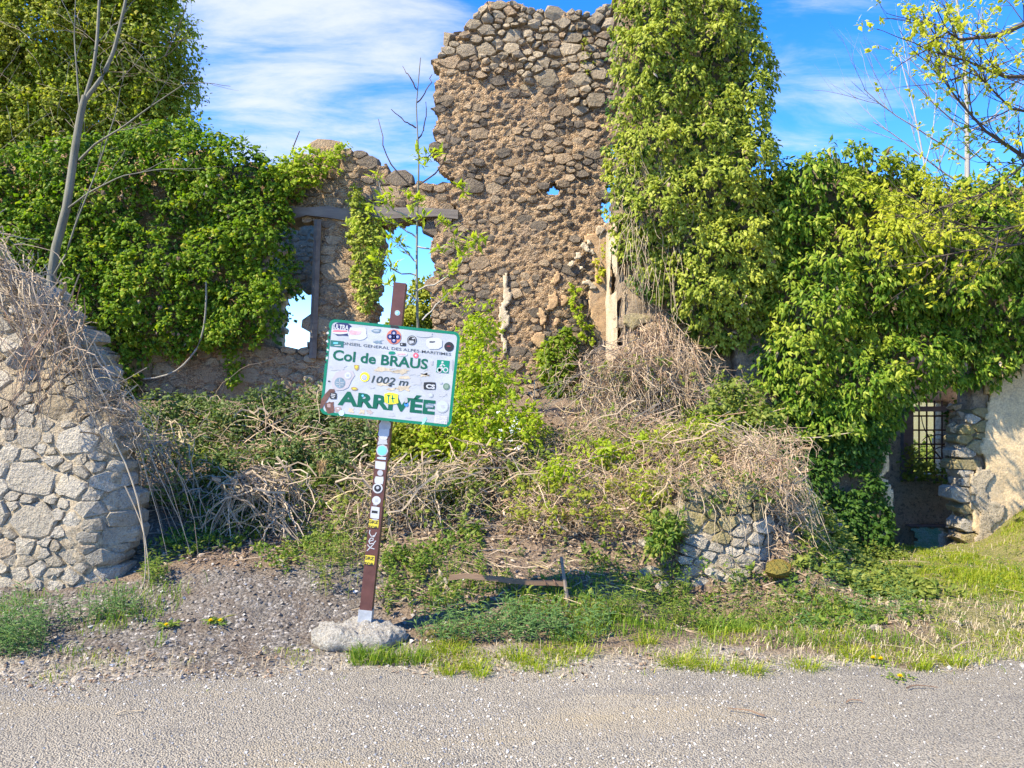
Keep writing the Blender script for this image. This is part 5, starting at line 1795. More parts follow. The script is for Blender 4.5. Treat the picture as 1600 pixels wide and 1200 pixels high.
L_ = (.08 + .25 * rb.random(n) ** 2)[:, None]
Pt[:, 2] += .012
v, f = cane_set(Pt - D * L_, Pt + D * L_ + np.array((0, 0, .01)), Pt + np.array((0, 0, .03)), .0025 + .003 * rb.random(n), 5, .012, 3, rb)
part('fallen_twigs', v, [f], M['cane_grey'], None, 'stuff')

# leafy weeds on the bank
Pt = on_ground(8200, -3.4, 3.0, 5.0, 8.5, rb, lambda x, y: bankmask(x, y) * (1 - .95 * ((y > 5.3) & (y < 5.75) & (x > -.55) & (x < .5))) * smooth(-.3, .3, vnoise(x, y, .38, 55) + .25 * vnoise(x, y, .15, 56)))
n = len(Pt)
v, f = tufts(Pt + np.stack([np.zeros(n), np.zeros(n), .02 + .07 * rb.random(n)], 1), np.tile([[0, -.25, 1.0]], (n, 1)), 7, .05, .042, .024, .05, rng=rb)
part('ground_cover', v, [f], M['leaf_cover'], None, 'stuff')


def plant_stems(pts, hgt, nl, L, W, rng, lean=.25):
    """Upright weeds: whorls of narrow leaves up a thin stem."""
    n = len(pts)
    h = hgt * (.5 + .8 * rng.random(n))
    dirs = unit(np.stack([rng.normal(size=n) * lean, rng.normal(size=n) * lean - .1, np.ones(n)], 1))
    A = pts
    B = pts + dirs * h[:, None]
    st = cane_set(A, B, (A + B) / 2 + rng.normal(size=A.shape) * .015, np.full(n, .0022), 4, .004, 3, rng)
    t = np.tile(np.linspace(.15, 1, nl), (n, 1)) + rng.normal(size=(n, nl)) * .03
    C = (A[:, None] + (B - A)[:, None] * t[..., None]).reshape(-1, 3)
    k = len(C)
    az = rng.random(k) * 6.28
    D = unit(np.stack([np.cos(az), np.sin(az), .25 + .5 * rng.random(k)], 1))
    lv = leaf_geo(C, D, unit(np.stack([rng.normal(size=k) * .2, rng.normal(size=k) * .2 - .2, np.ones(k)], 1)), L * (.5 + .8 * rng.random(k)), W, .2, .25)
    return st, lv


def weed_patch(name, label, pts, hgt, nl, L, W, mat='weed', cat='weeds'):
    root = thing(name, label, cat, (pts[:, 0].mean(), pts[:, 1].mean(), pts[:, 2].min()))
    st, lv = plant_stems(pts, hgt, nl, L, W, rb)
    part('stems', st[0], [st[1]], M[mat], root, 'stuff')
    part('leaves', lv[0], [lv[1]], M[mat], root, 'stuff')
    return root


def pts_px(n, x0, x1, Y0, Y1, dens=None):
    Y = rb.uniform(Y0, Y1, n)
    x = rb.uniform(x0, x1, n)
    X = (x - 800) * Y / F
    if dens is not None:
        k = rb.random(n) < dens(X, Y)
        X, Y = X[k], Y[k]
    return np.stack([X, Y, H(X, Y)], 1)


weed_patch('verge_weeds', 'dense green weeds at the bank foot right of the sign base', np.concatenate([pts_px(150, 690, 950, 4.88, 5.3, lambda x, y: .35 + .65 * (vnoise(x, y, .16, 57) > 0)), pts_px(30, 640, 900, 4.9, 5.2)]), .17, 9, .075, .011)
weed_patch('tall_verge_weeds', 'tall green weeds below the broken stub wall', np.concatenate([pts_px(170, 930, 1240, 5.2, 5.9), pts_px(30, 1020, 1180, 5.9, 6.1)]), .22, 10, .06, .008, 'leaf_cover')
weed_patch('weeds_at_wall_foot', 'green weeds against the foot of the near stone wall', np.concatenate([pts_px(34, 150, 215, 5.15, 5.4), pts_px(20, 60, 160, 5.1, 5.3)]), .20, 9, .06, .010)
weed_patch('weeds_at_corner', 'green grassy weeds at the bottom of the left edge', pts_px(130, -80, 66, 4.65, 5.2), .24, 10, .075, .010)
weed_patch('weeds_by_cane', 'light green weed clump by the trailing cane', pts_px(30, 222, 262, 5.6, 5.8), .16, 8, .055, .012, 'leaf_cover')
weed_patch('flowering_weeds', 'thin pale flowering weeds left of the sign post', pts_px(26, 480, 560, 5.5, 6.1), .42, 10, .05, .012, 'leaf_bramble')
weed_patch('weeds_on_slope', 'scattered seedlings on the slope behind the sign base', pts_px(120, 560, 1000, 5.4, 6.3), .13, 7, .05, .014, 'leaf_cover')
weed_patch('weeds_behind_base', 'low mixed weeds on the litter just right of the post', np.concatenate([pts_px(90, 600, 760, 5.25, 6.2), pts_px(40, 440, 560, 5.7, 6.2)]), .14, 8, .05, .016, 'leaf_cover')
weed_patch('weeds_right_of_stub', 'sparse weeds right of the mossy stone', pts_px(120, 1220, 1420, 5.2, 6.8), .15, 8, .055, .010, 'weed')

# lawn on the right
def lawn_d(x, y):
    t = smooth(2.9, 4.6, x + .9 * vnoise(x, y, .45, 66) + .35 * vnoise(x, y, .8, 61) + .25 * (y - 5))
    return np.clip(t * (.78 + .7 * vnoise(x, y, .35, 62) + .3 * vnoise(x, y, .1, 63)), 0.05 * t, 1) * smooth(0, .12, y - road_edge(x) - .05 - .08 * vnoise(x, y, .2, 63)) * (y < 9.0)
Pt = on_ground(230000, 2.2, 8.2, 4.4, 9.0, rb, lawn_d)
hv = np.clip(.6 + .9 * vnoise(Pt[:, 0], Pt[:, 1], .22, 68) + .5 * vnoise(Pt[:, 0], Pt[:, 1], .8, 69), .25, 1.9)
v, f = blades(Pt, (.022 + .055 * rb.random(len(Pt)) ** 1.6) * hv, .0044, 1.2, rb)
part('lawn_grass', v, [f], M['grass_lawn'], None, 'stuff')
weed_patch('lawn_weeds', 'taller weeds dotted through the bright lawn on the right', pts_px(150, 1330, 1680, 4.9, 8.2), .12, 7, .05, .014, 'leaf_cover')
Pt = on_ground(5000, 2.6, 7.5, 4.6, 8.9, rb, lambda x, y: smooth(.0, .5, vnoise(x, y, .5, 58)) * .9)
v, f = blades(Pt, .03 + .06 * rb.random(len(Pt)), .0042, 1.5, rb)
part('lawn_straw', v, [f], M['straw'], None, 'stuff')
# verge: straw and short tufts
def verge_d(x, y):
    e = y - road_edge(x)
    return smooth(-.02, .06, e) * smooth(.95, .45, e) * smooth(-.05, .45, vnoise(x, y, .30, 64) + .35 * vnoise(x, y, .1, 65)) * smooth(-.95, -.5, x)
Pt = on_ground(34000, -1.6, 4.4, 4.3, 5.6, rb, verge_d)
v, f = blades(Pt, .02 + .06 * rb.random(len(Pt)) ** 2, .004, 1.2, rb)
part('verge_grass', v, [f], M['grass_lawn'], None, 'stuff')
# distinct tufts at the road edge
tt_ = [(400 + 300, 1022, 1.0), (740, 1046, .7), (806, 1034, .8), (898, 1028, 1.1), (1010, 1012, .8), (700, 1054, .5), (750, 1058, .5), (1060, 1040, .9), (1110, 1046, 1.0), (1170, 1052, .9), (1260, 1046, .9), (1330, 1030, .8), (1490, 1040, .7), (1440, 1046, .6)]
Pp = []
Az = []
for a, b, s in tt_:
    Y = CAMZ * F / (b - 620)
    c = gp(a, Y)
    k = int(150 * s)
    q = c + rb.normal(size=(k, 3)) * np.array((.055, .045, 0)) * s
    q[:, 2] = H(q[:, 0], q[:, 1])
    Pp.append(q)
    Az.append(np.arctan2(q[:, 1] - c[1], q[:, 0] - c[0]) + rb.normal(size=k) * .5)
Pt = np.concatenate(Pp)
v, f = blades(Pt, .035 + .07 * rb.random(len(Pt)), .0045, 1.6, rb, np.concatenate(Az))
part('tuft_grass', v, [f], M['grass_lawn'], None, 'stuff')
def dens_straw(x, y):
    e = y - road_edge(x)
    return smooth(-.06, .1, e) * smooth(1.9, .5, e) * smooth(1.0, 2.6, x) * smooth(4.6, 3.4, x) * .7 + .35 * smooth(-.05, .05, e) * smooth(.5, .2, e)
Pt = on_ground(36000, -4.4, 4.8, 4.3, 7.2, rb, dens_straw)
az = rb.random(len(Pt)) * 6.28
v, f = blades(Pt + np.array((0, 0, .004)), .03 + .05 * rb.random(len(Pt)), .004, 1.6, rb, az)
part('dry_grass', v, [f], M['straw'], None, 'stuff')
# green grass by the concrete base and bank foot
def dg(x, y):
    return smooth(0, .5, vnoise(x, y, .28, 67) + .1) * smooth(4.55, 4.7, y) * smooth(6.3, 5.5, y)
Pt = np.concatenate([on_ground(13000, -.6, 2.6, 4.85, 6.2, rb, dg), on_ground(2600, -4.2, -2.2, 4.7, 5.6, rb, dg), on_ground(700, -.98, -.5, 4.56, 4.72, rb)])
v, f = blades(Pt, .04 + .12 * rb.random(len(Pt)) ** 2, .005, 1.1, rb)
part('bank_grass', v, [f], M['grass_green'], None, 'stuff')

# ------------------------------------------------------------------ grit, pebbles and loose stones
rr_ = np.random.default_rng(5)
tet = unit(np.array([[1, 1, 1], [-1, -1, 1], [-1, 1, -1], [1, -1, -1], [0, 0, 1.3], [0.2, -1.2, 0]], float))
tf = np.array([[0, 4, 1], [0, 1, 5], [0, 5, 3], [0, 3, 2], [0, 2, 4], [1, 4, 2], [1, 2, 3], [1, 3, 5]])
def grit(n, x0, x1, y0, y1, s0, s1, dens, seed, dz=0.0):
    r = np.random.default_rng(seed)
    Pt = on_ground(n, x0, x1, y0, y1, r, dens)
    n = len(Pt)
    s = s0 + (s1 - s0) * r.random(n) ** 3
    V = tet[None] * (0.7 + .6 * r.random((n, 6, 1))) * s[:, None, None] * np.array((1.1, 1.0, .65))
    a = r.random(n) * 6.28
    ca, sa = np.cos(a)[:, None], np.sin(a)[:, None]
    V = np.stack([V[..., 0] * ca - V[..., 1] * sa, V[..., 0] * sa + V[..., 1] * ca, V[..., 2]], -1) + Pt[:, None] + np.array((0, 0, dz)) + np.stack([s * 0, s * 0, s * .3], 1)[:, None]
    return V.reshape(-1, 3), (np.arange(n)[:, None, None] * 6 + tf[None]).reshape(-1, 3)


def mat_grit(name, stops):
    m, t, out = newmat(name)
    finish(t, out, ramp(t, rnd(t), stops), .9, spec=.2)
    return m


Pt = on_ground(1500, -4.0, 4.4, 4.0, 4.75, rb, lambda x, y: smooth(-.35, 0, y - road_edge(x)) * (vnoise(x, y, .4, 59) > -.2) * .8)
n = len(Pt)
D = unit(np.stack([rb.normal(size=n), rb.normal(size=n), rb.normal(size=n) * .2], 1))
v, f = leaf_geo(Pt + np.array((0, 0, .012)), D, unit(np.stack([rb.normal(size=n) * .4, rb.normal(size=n) * .4, np.ones(n)], 1)), .02 + .03 * rb.random(n), .012 + .012 * rb.random(n), .25)
part('edge_litter', v, [f], M['litter'], None, 'stuff')
Pt = on_ground(5200, -4.0, 4.4, 4.05, 4.8, rb, lambda x, y: smooth(-.22, .1, y - road_edge(x)) * smooth(.15, .5, vnoise(x, y, .22, 60)))
v, f = blades(Pt, .02 + .05 * rb.random(len(Pt)), .004, 1.4, rb)
part('edge_grass', v, [f], M['grass_lawn'], None, 'stuff')
M['grit'] = mat_grit('road_grit', [(0, (0.20, 0.185, 0.165)), (.3, (0.36, .335, .30)), (.8, (.47, .44, .395)), (1, (.56, .53, .485))])
M['grit_dark'] = mat_grit('spoil_grit', [(0, (0.10, 0.085, 0.07)), (.6, (0.22, .195, .165)), (.9, (.32, .29, .25)), (1, (.56, .53, .49))])
v, f = grit(22000, -3.6, 3.8, 2.9, 4.6, .003, .009, lambda x, y: np.where(y < road_edge(x) + .1, .9, .2) * np.clip(.5 + .7 * vnoise(x, y, .5, 81), .15, 1), 6, .006)
part('road_gravel', v, [f], M['grit'], None, 'stuff')
v, f = grit(11000, -4.2, 4.2, 4.35, 6.3, .004, .02, lambda x, y: np.maximum(smooth(.2, -.5, x) * smooth(6.2, 5.6, y), .3 * smooth(5.0, 4.5, y)), 7)
part('slope_gravel', v, [f], M['grit_dark'], None, 'stuff')

lr = rock_set(M['stone_grey'], 5, .7, 21)
Lst = [(692, 926, 5.75, .060, 'upright pale stone left of the rusty bar'), (705, 928, 5.8, .035, 'small grey stone beside the upright pale stone'), (631, 944, 5.5, .045, 'flat white stone right of the post foot'),
       (673, 1012, 4.95, .028, 'small white stone at the grass edge right of the sign base'), (1012, 800, 6.35, .085, 'white angular stone left of the broken stub'), (1020, 858, 6.2, .10, 'grey boulder at the left foot of the stub'), (1035, 880, 6.1, .09, 'low grey stone beneath the boulder by the stub'),
       (830, 985, 5.25, .05, 'flat grey stone among the verge weeds'), (1300, 1036, 4.68, .028, 'pale stone in the grass of the right verge'), (1489, 1070, 4.30, .035, 'white stone on the road near the lawn edge'), (1220, 1058, 4.42, .022, 'little stone where road and verge meet'),
       (975, 1068, 4.30, .020, 'little pale stone on the road before the tufts'), (120, 1068, 4.32, .04, 'flat pale stone at the left road edge'), (440, 885, 5.95, .06, 'grey stone half sunk under the dead canes'), (1495, 985, 5.3, .035, 'small grey stone in the lawn'),
       (1365, 985, 5.25, .06, 'flat pale stone in the dry grass of the right verge'), (648, 935, 5.45, .03, 'small dark stone near the post foot')]
for a, b, Y, s, lab in Lst:
    p = gp(a, Y)
    o = put('loose_stone', lr[int(rr_.integers(5))], p + np.array((0, 0, s * .3)), None, (rr_.normal() * .3, rr_.normal() * .3, rr_.random() * 6), (s * 1.15, s, s * .8))
    tag(o, lab, 'stone', 'loose stones lying about')

# dead stick pieces on the road
for a, b, Y, L_, az, lab in ((1440, 1088, 4.18, .085, .05, 'straight brown stick on the road at the right'), (1165, 1128, 3.85, .09, 2.7, 'crooked dark twig on the road'), (200, 1130, 3.86, .06, .3, 'pale bent twig on the road at the left'), (1335, 1108, 4.0, .04, .0, 'short dark stick left of the straight brown stick')):
    p = gp(a, Y) + np.array((0, 0, .016))
    d = np.array((math.cos(az), math.sin(az), 0)) * L_
    v, f = cane_set(np.array([p - d]), np.array([p + d]), np.array([p + np.array((0, .02, .015))]), np.array([.0045]), 6, .006, 5, rb)
    o = part('stick', v, [f], M['rust_wood'] if 'pale' not in lab else M['cane_pale'], None)
    tag(o, lab, 'stick', 'sticks on the road')

# rusty bar on two stakes
fb = thing('fallen_bar', 'rusty brown bar lying on the bank tied to a short stake', 'bar', gp(880, 5.75))
a, b = px(702, 902, 5.62), px(886, 911, 5.56)
P = np.linspace(a, b, 8); P[:, 2] += rb.normal(size=8) * .006; P[4:7, 2] -= .008
V = []
for q in P:
    for dy, dz in ((-.006, -.018), (-.006, .018), (.012, .018), (.012, -.018)):
        V.append(q + np.array((0, dy, dz)))
k = np.arange(7) * 4
Q = np.concatenate([np.stack([k + i, k + (i + 1) % 4, k + 4 + (i + 1) % 4, k + 4 + i], 1) for i in range(4)] + [np.array([[0, 3, 2, 1], [28, 29, 30, 31]])])
part('bar', np.array(V), [Q], M['rust_wood'], fb)
v, f = tubes(np.linspace(px(877, 870, 5.62), px(889, 958, 5.48), 5)[None], np.array([[.012, .013, .014, .016, .017]]), 6)
part('stake', v, [f], M['stake'], fb)
th = np.linspace(0, 14, 40)
c0 = px(862, 911, 5.56)
sp_ = np.stack([c0[0] + (th - 7) * .011, c0[1] + .022 * np.cos(th), c0[2] + .024 * np.sin(th)], 1)
v, f = tubes(sp_[None], np.full((1, 40), .004), 4)
part('wire', v, [f], M['iron'], fb)
o = put('rag', rock_set(M['twig_dark'], 1, .6, 33)[0], px(597, 938, 5.3), None, (.2, .3, .1), (.03, .03, .06))
tag(o, 'dark crumpled scrap beside the foot of the sign post', 'scrap')
v, f = blades(np.tile(px(503, 728, 6.9), (90, 1)) + rb.normal(size=(90, 3)) * np.array((.02, .02, .02)) - np.array((0, 0, .05)), .09 + .04 * rb.random(90), .006, .7, rb)
o = part('dry_tuft', v, [f], mat_cane('tan_fibre', [(0, (.5, .32, .14)), (1, (.58, .40, .2))]), None)
tag(o, 'tan dry tuft of fibres hanging in the dead canes', 'dry plant')

# dandelions
def dandelion(label, spots, Y, L=.075):
    cx = sum(a for a, b in spots) / len(spots)
    c = gp(cx, Y)
    root = thing('dandelion', label, 'dandelion', c, 'dandelions by the road')
    n = 34
    az = rb.random(n) * 6.28
    D = unit(np.stack([np.cos(az), np.sin(az), .3 + .4 * rb.random(n)], 1))
    v, f = leaf_geo(np.tile(c + np.array((0, 0, .01)), (n, 1)) + rb.normal(size=(n, 3)) * np.array((.03, .03, 0)), D, np.tile([[0, 0, 1.0]], (n, 1)), L * (.6 + .7 * rb.random(n)), .017, .2, .3)
    part('leaves', v, [f], M['leaf_cover'], root, 'stuff')
    for a, b in spots:
        h = px(a, b, Y - .03)
        h[2] = max(h[2], c[2] + .03)
        v, f = tubes(np.linspace(c, h, 4)[None], np.full((1, 4), .0022), 4)
        part('stem', v, [f], M['leaf_cover'], root)
        m_ = 22
        az = np.arange(m_) * 2.4
        el = np.linspace(.1, 1.2, m_)
        D = np.stack([np.cos(az) * np.cos(el), np.sin(az) * np.cos(el) - .35, np.sin(el)], 1)
        v, f = leaf_geo(np.tile(h, (m_, 1)), unit(D), unit(np.stack([-np.cos(az) * .5, -np.sin(az) * .5, np.ones(m_)], 1)), .019, .008, .1, 0)
        part('flower', v, [f], M['petal'], root)
dandelion('dandelion with one yellow flower on the bare slope', [(260, 985)], 5.05)
dandelion('dandelion with two yellow flowers left of the sign base', [(329, 979), (344, 973)], 5.1)
dandelion('dandelion with two yellow flowers in the right verge grass', [(1364, 1028), (1376, 1031)], 4.62, .05)
dandelion('dandelion flower low at the road edge on the right', [(1406, 1064)], 4.35, .03)

# ------------------------------------------------------------------ the summit sign
TILT = R(5.9)
SB = np.array((px(569, 970, 5.0)[0], 5.0, px(0, 972, 5.0)[2]))
sg = thing('road_sign', 'leaning brown post with a white and green bordered pass sign full of stickers', 'sign', SB)
W_, Hh = 0.845, 0.615
ux = np.array((math.cos(TILT), 0, -math.sin(TILT)))
uz = np.array((math.sin(TILT), 0, math.cos(TILT)))
TL_ = px(515, 498, 4.94)
def sgn(u, v, d=0.0):
    """Point on the panel: u right from its left edge, v down from its top edge, d out towards the road (metres)."""
    return TL_ + ux * u - uz * v + np.array((0, -1.0, 0)) * d


def zs_(zx, zy):
    """Panel coordinates in metres of a point measured off the photograph's close-up of the sign."""
    m = np.array(((930., -68.), (80., 690.)))
    a, b = np.linalg.solve(m, np.array((zx - 165., zy - 318.)))
    return a * W_, b * Hh


C_ = {}
def fm(name, col, rough=.45, spec=.4, vary=0.0):
    if name not in C_:
        C_[name] = mat_flat('print_' + name, col, rough, spec, 0, 0, vary, 25)
    return C_[name]
GREEN = fm('green', (0.0, 0.165, 0.085), .35)
INK = fm('dark_green', (0.0, 0.095, 0.05), .4)
WHITE = fm('sticker_white', (0.49, 0.49, 0.48), .5)
BLACK = fm('black', (0.02, 0.02, 0.022), .5)
# panel white with scratches and torn sticker residue
m, t, out = newmat('sign_white')
n1 = noise(t, 3.5, 7, .68, 'Object', .4, (1, 1, 2.2)); n2 = noise(t, 30, 5, .7, 'Object')
c = ramp(t, n1, [(.40, (.44, .45, .46)), (.56, (.38, .385, .39))])
tg = N(t, 'ShaderNodeTexCoord'); sx = N(t, 'ShaderNodeSeparateXYZ'); t.links.new(tg.outputs['UV'], sx.inputs[0])
c = mixcol(t, mth(t, 'MULTIPLY', ramp(t, n2, [(.55, (0, 0, 0)), (.62, (1, 1, 1))]), ramp(t, n1, [(.52, (0, 0, 0)), (.6, (.8, .8, .8))])), c, (.42, .38, .33))
finish(t, out, c, .38, spec=.45)
M['sign_white'] = m
BROWN = mat_flat('brown_post_paint', (0.105, 0.042, 0.034), .5, .35, 0, 0, .22, 14)


def rrect(w, h, r, k=6):
    pts = []
    for cx, cy, a0 in ((w - r, r, -90), (w - r, h - r, 0), (r, h - r, 90), (r, r, 180)):
        for i in range(k + 1):
            a = R(a0 + 90 * i / k)
            pts.append((cx + r * math.cos(a), cy + r * math.sin(a)))
    return np.array(pts)


def prism(poly, d0, d1, fr):
    """Polygon in a flat frame fr(u, v, d) from depth d0 to d1."""
    n = len(poly)
    V = np.array([fr(u, v, d0) for u, v in poly] + [fr(u, v, d1) for u, v in poly])
    k = np.arange(n)
    Q = np.stack([k, (k + 1) % n, (k + 1) % n + n, k + n], 1)
    return V, Q, np.array([k + n]), np.array([k[::-1]])


def flat(name, shapes, parent, fr):
    """One thin printed piece made of (polygon, material, height) layers."""
    Vs, Qs, Ts, ms, mi4 = [], [], [], [], []
    mesh_faces = []
    o_ = 0
    for poly, mat, d in shapes:
        poly = np.asarray(poly)
        if mat not in ms:
            ms.append(mat)
        i = ms.index(mat)
        V, Q, T, B = prism(poly, d - .0006, d, fr)
        Vs.append(V)
        for q in Q:
            mesh_faces.append((q + o_, i))
        mesh_faces.append((T[0] + o_, i))
        o_ += len(V)
    V = np.concatenate(Vs)
    org = V.mean(0)
    me = bpy.data.meshes.new(name)
    me.from_pydata([tuple(p) for p in (V - org)], [], [tuple(int(x) for x in q) for q, _ in mesh_faces])
    for i, (_, mi) in enumerate(mesh_faces):
        me.polygons[i].material_index = mi
    for m_ in ms:
        me.materials.append(m_)
    return put(name, me, org, parent)


Vp, Qp, Tp, Bp = prism(rrect(W_, Hh, .04), -.012, .0, sgn)
panel = part('sign_panel', Vp, [Qp, Tp, Bp], M['sign_white'], sg)
# green border ring
po = rrect(W_, Hh, .04); pi_ = rrect(W_ - .036, Hh - .036, .026) + .018
n = len(po)
V = np.array([sgn(u, v, .0012) for u, v in po] + [sgn(u, v, .0012) for u, v in pi_])
k = np.arange(n)
part('border', V, [np.stack([k, (k + 1) % n, (k + 1) % n + n, k + n], 1)], GREEN, panel)

FR = sgn
def text(s, u, v, width, height, mat, parent, name='lettering', d=.0016, off=0.0, shear=0.0, spacing=1.0, fr=None, rot=0.0, srot=0.0):
    """Lettering whose left end of the base line is (u, v) on the panel."""
    fr = fr or FR
    cu = bpy.data.curves.new('t', 'FONT')
    cu.body = s
    cu.size = 1
    cu.offset = off
    cu.shear = shear
    cu.space_character = spacing
    cu.resolution_u = 3
    ob = bpy.data.objects.new('t', cu)
    me = bpy.data.meshes.new_from_object(ob)
    co = np.zeros(len(me.vertices) * 3)
    me.vertices.foreach_get('co', co)
    co = co.reshape(-1, 3)
    xs_, ys_ = co[:, 0], co[:, 1]
    x0, x1 = xs_.min(), xs_.max()
    sx_ = width / (x1 - x0)
    hcap = 0.729
    sy_ = height / hcap if height else sx_
    cr_, sr_ = math.cos(rot), math.sin(rot)
    W2 = []
    for a, b in zip((xs_ - x0) * sx_, ys_ * sy_):
        a2, b2 = a * cr_ + b * sr_, -a * sr_ + b * cr_
        W2.append(fr(u + a2, v - b2, d))
    W2 = np.array(W2)
    org = W2.mean(0)
    me.vertices.foreach_set('co', (W2 - org).ravel())
    me.update()
    me.materials.clear()
    me.materials.append(mat)
    me.name = name
    bpy.data.objects.remove(ob)
    bpy.data.curves.remove(cu)
    return put(name, me, org, parent)


def T(s, zx, zy, zx2, zh, mat, **kw):
    u, v = zs_(zx, zy)
    u2, _ = zs_(zx2, zy + (zx2 - zx) * .086)
    return text(s, u, v, u2 - u, zh / 690 * Hh, mat, panel, **kw)


T('CONSEIL GENERAL DES ALPES-MARITIMES', 218, 500, 1028, 21, fm('grey_ink', (.07, .08, .09)), off=.004)
T('Col de BRAUS', 186, 612, 860, 74, INK, off=.026)
T('1002 m', 462, 772, 724, 52, fm('ink_black', (.035, .05, .05)), off=.016, shear=.18)
T('ARRIVÉE', 224, 934, 912, 98, INK, off=.040)


def circ(zx, zy, r, k=18, sy=1.0):
    u, v = zs_(zx, zy)
    r = r / 930 * W_
    return [(u + r * math.cos(a), v + r * sy * math.sin(a)) for a in np.arange(k) * 2 * math.pi / k]


def quad(zx0, zy0, zx1, zy1, jag=0.0):
    """Axis rectangle on the panel from photo corner to corner."""
    u0, v0 = zs_(zx0, zy0)
    u1, v1 = zs_(zx1, zy1 + (zx1 - zx0) * .0)
    p = [(u0, v0), (u1, v0), (u1, v1), (u0, v1)]
    return p


def ragged(zx0, zy0, zx1, zy1, k=14, amp=.18, seed=0):
    r = np.random.default_rng(seed)
    cx, cy = (zx0 + zx1) / 2, (zy0 + zy1) / 2
    out_ = []
    for a in np.arange(k) * 2 * math.pi / k:
        q = 1 / max(abs(math.cos(a)), abs(math.sin(a)))
        q = min(q, 1.3) * (1 - amp * r.random())
        out_.append(zs_(cx + (zx1 - zx0) / 2 * q * math.cos(a), cy + (zy1 - zy0) / 2 * q * math.sin(a)))
    return out_


def ringpoly(zx, zy, r):
    return circ(zx, zy, r)


h1, h2, h3, h4 = .0022, .0030, .0036, .0042
NAVY = fm('navy', (.02, .025, .10)); ORANGE = fm('orange_red', (.62, .14, .05)); PINK = fm('pink', (.72, .10, .14)); YEL = fm('yellow', (.78, .66, .03)); BLUE = fm('blue', (.04, .22, .62)); TEAL = fm('teal', (.02, .13, .11)); GREY_ = fm('mid_grey', (.38, .37, .37)); BRN = fm('torn_brown', (.14, .065, .045), vary=.3); LG = fm('pale_grey', (.40, .40, .40)); RED = fm('red', (.55, .03, .04)); MID = fm('sea_green', (.0, .20, .12)); SKYB = fm('sky_blue', (.16, .52, .74)); TAN = fm('tan', (.50, .41, .28), vary=.3)
R_ = ragged
flat('sticker', [(R_(190, 345, 322, 440, 12, .08, 1), NAVY, h1), (R_(178, 392, 300, 430, 12, .2, 2), WHITE, h2), (R_(184, 400, 292, 412, 10, .3, 3), PINK, h3)], panel, FR)
T('ULTRA', 194, 388, 300, 34, WHITE, off=.03, d=.0034)
flat('sticker', [(R_(290, 372, 440, 470, 14, .2, 4), WHITE, h1), (R_(300, 398, 398, 432, 12, .35, 5), fm('faded_pink', (.60, .36, .38), vary=.3), h2)], panel, FR)
flat('sticker', [(quad(174, 472, 262, 524), TEAL, h1), (R_(186, 486, 230, 500, 8, .4, 6), SKYB, h2), (R_(190, 506, 252, 514, 8, .4, 6), LG, h2)], panel, FR)
# quatrefoil emblem
flat('emblem', [(circ(622, 440, 52, 28), fm('rust_orange', (.52, .16, .10)), h1), (circ(622, 412, 20), NAVY, h2), (circ(622, 468, 20), NAVY, h2), (circ(594, 440, 20), NAVY, h2), (circ(650, 440, 20), NAVY, h2), (circ(622, 440, 18), NAVY, h2),
                (circ(622, 414, 9), fm('lilac', (.35, .38, .62)), h3), (circ(622, 466, 9), fm('lilac', (.35, .38, .62)), h3), (circ(596, 440, 9), fm('lilac', (.35, .38, .62)), h3), (circ(648, 440, 9), fm('lilac', (.35, .38, .62)), h3)], panel, FR)
flat('sticker', [(circ(750, 463, 34, 24), BLACK, h1), (circ(750, 463, 29, 24), WHITE, h2), (circ(750, 463, 26, 24), BLACK, h3), (R_(728, 462, 768, 488, 10, .3, 7), LG, h4), (R_(748, 444, 772, 456, 8, .3, 8), LG, h4)], panel, FR)
flat('sticker', [(circ(1014, 504, 34, 22), BLACK, h1), (R_(992, 494, 1030, 506, 8, .4, 9), fm('dark_red', (.25, .03, .03)), h2)], panel, FR)
flat('sticker', [(R_(780, 400, 900, 440, 12, .15, 10), LG, h1), (R_(850, 440, 966, 524, 12, .1, 11), WHITE, h2), (R_(872, 466, 918, 478, 8, .4, 12), BLACK, h3)], panel, FR)
flat('sticker', [(R_(458, 384, 536, 414, 14, .35, 13), fm('slate', (.16, .22, .26), vary=.3), h1), (R_(470, 396, 524, 404, 8, .4, 14), WHITE, h2)], panel, FR)
flat('sticker', [(R_(462, 462, 554, 492, 16, .7, 15), fm('slate', (.16, .22, .26)), h1)], panel, FR)
flat('sticker', [(R_(664, 482, 710, 506, 8, .08, 16), BLACK, h1), (R_(672, 488, 684, 498, 6, .1, 17), WHITE, h2)], panel, FR)
flat('sticker', [(R_(586, 356, 672, 380, 14, .5, 18), BLACK, h1)], panel, FR)
flat('sticker', [(R_(582, 544, 634, 568, 10, .2, 19), MID, h1)], panel, FR)
flat('sticker', [(circ(678, 562, 40, 20, .45), WHITE, h1), (R_(646, 558, 710, 572, 10, .4, 20), fm('faded_pink', (.6, .36, .38)), h2)], panel, FR)
flat('sticker', [(circ(778, 572, 19), PINK, h1), (circ(778, 572, 7), WHITE, h2)], panel, FR)
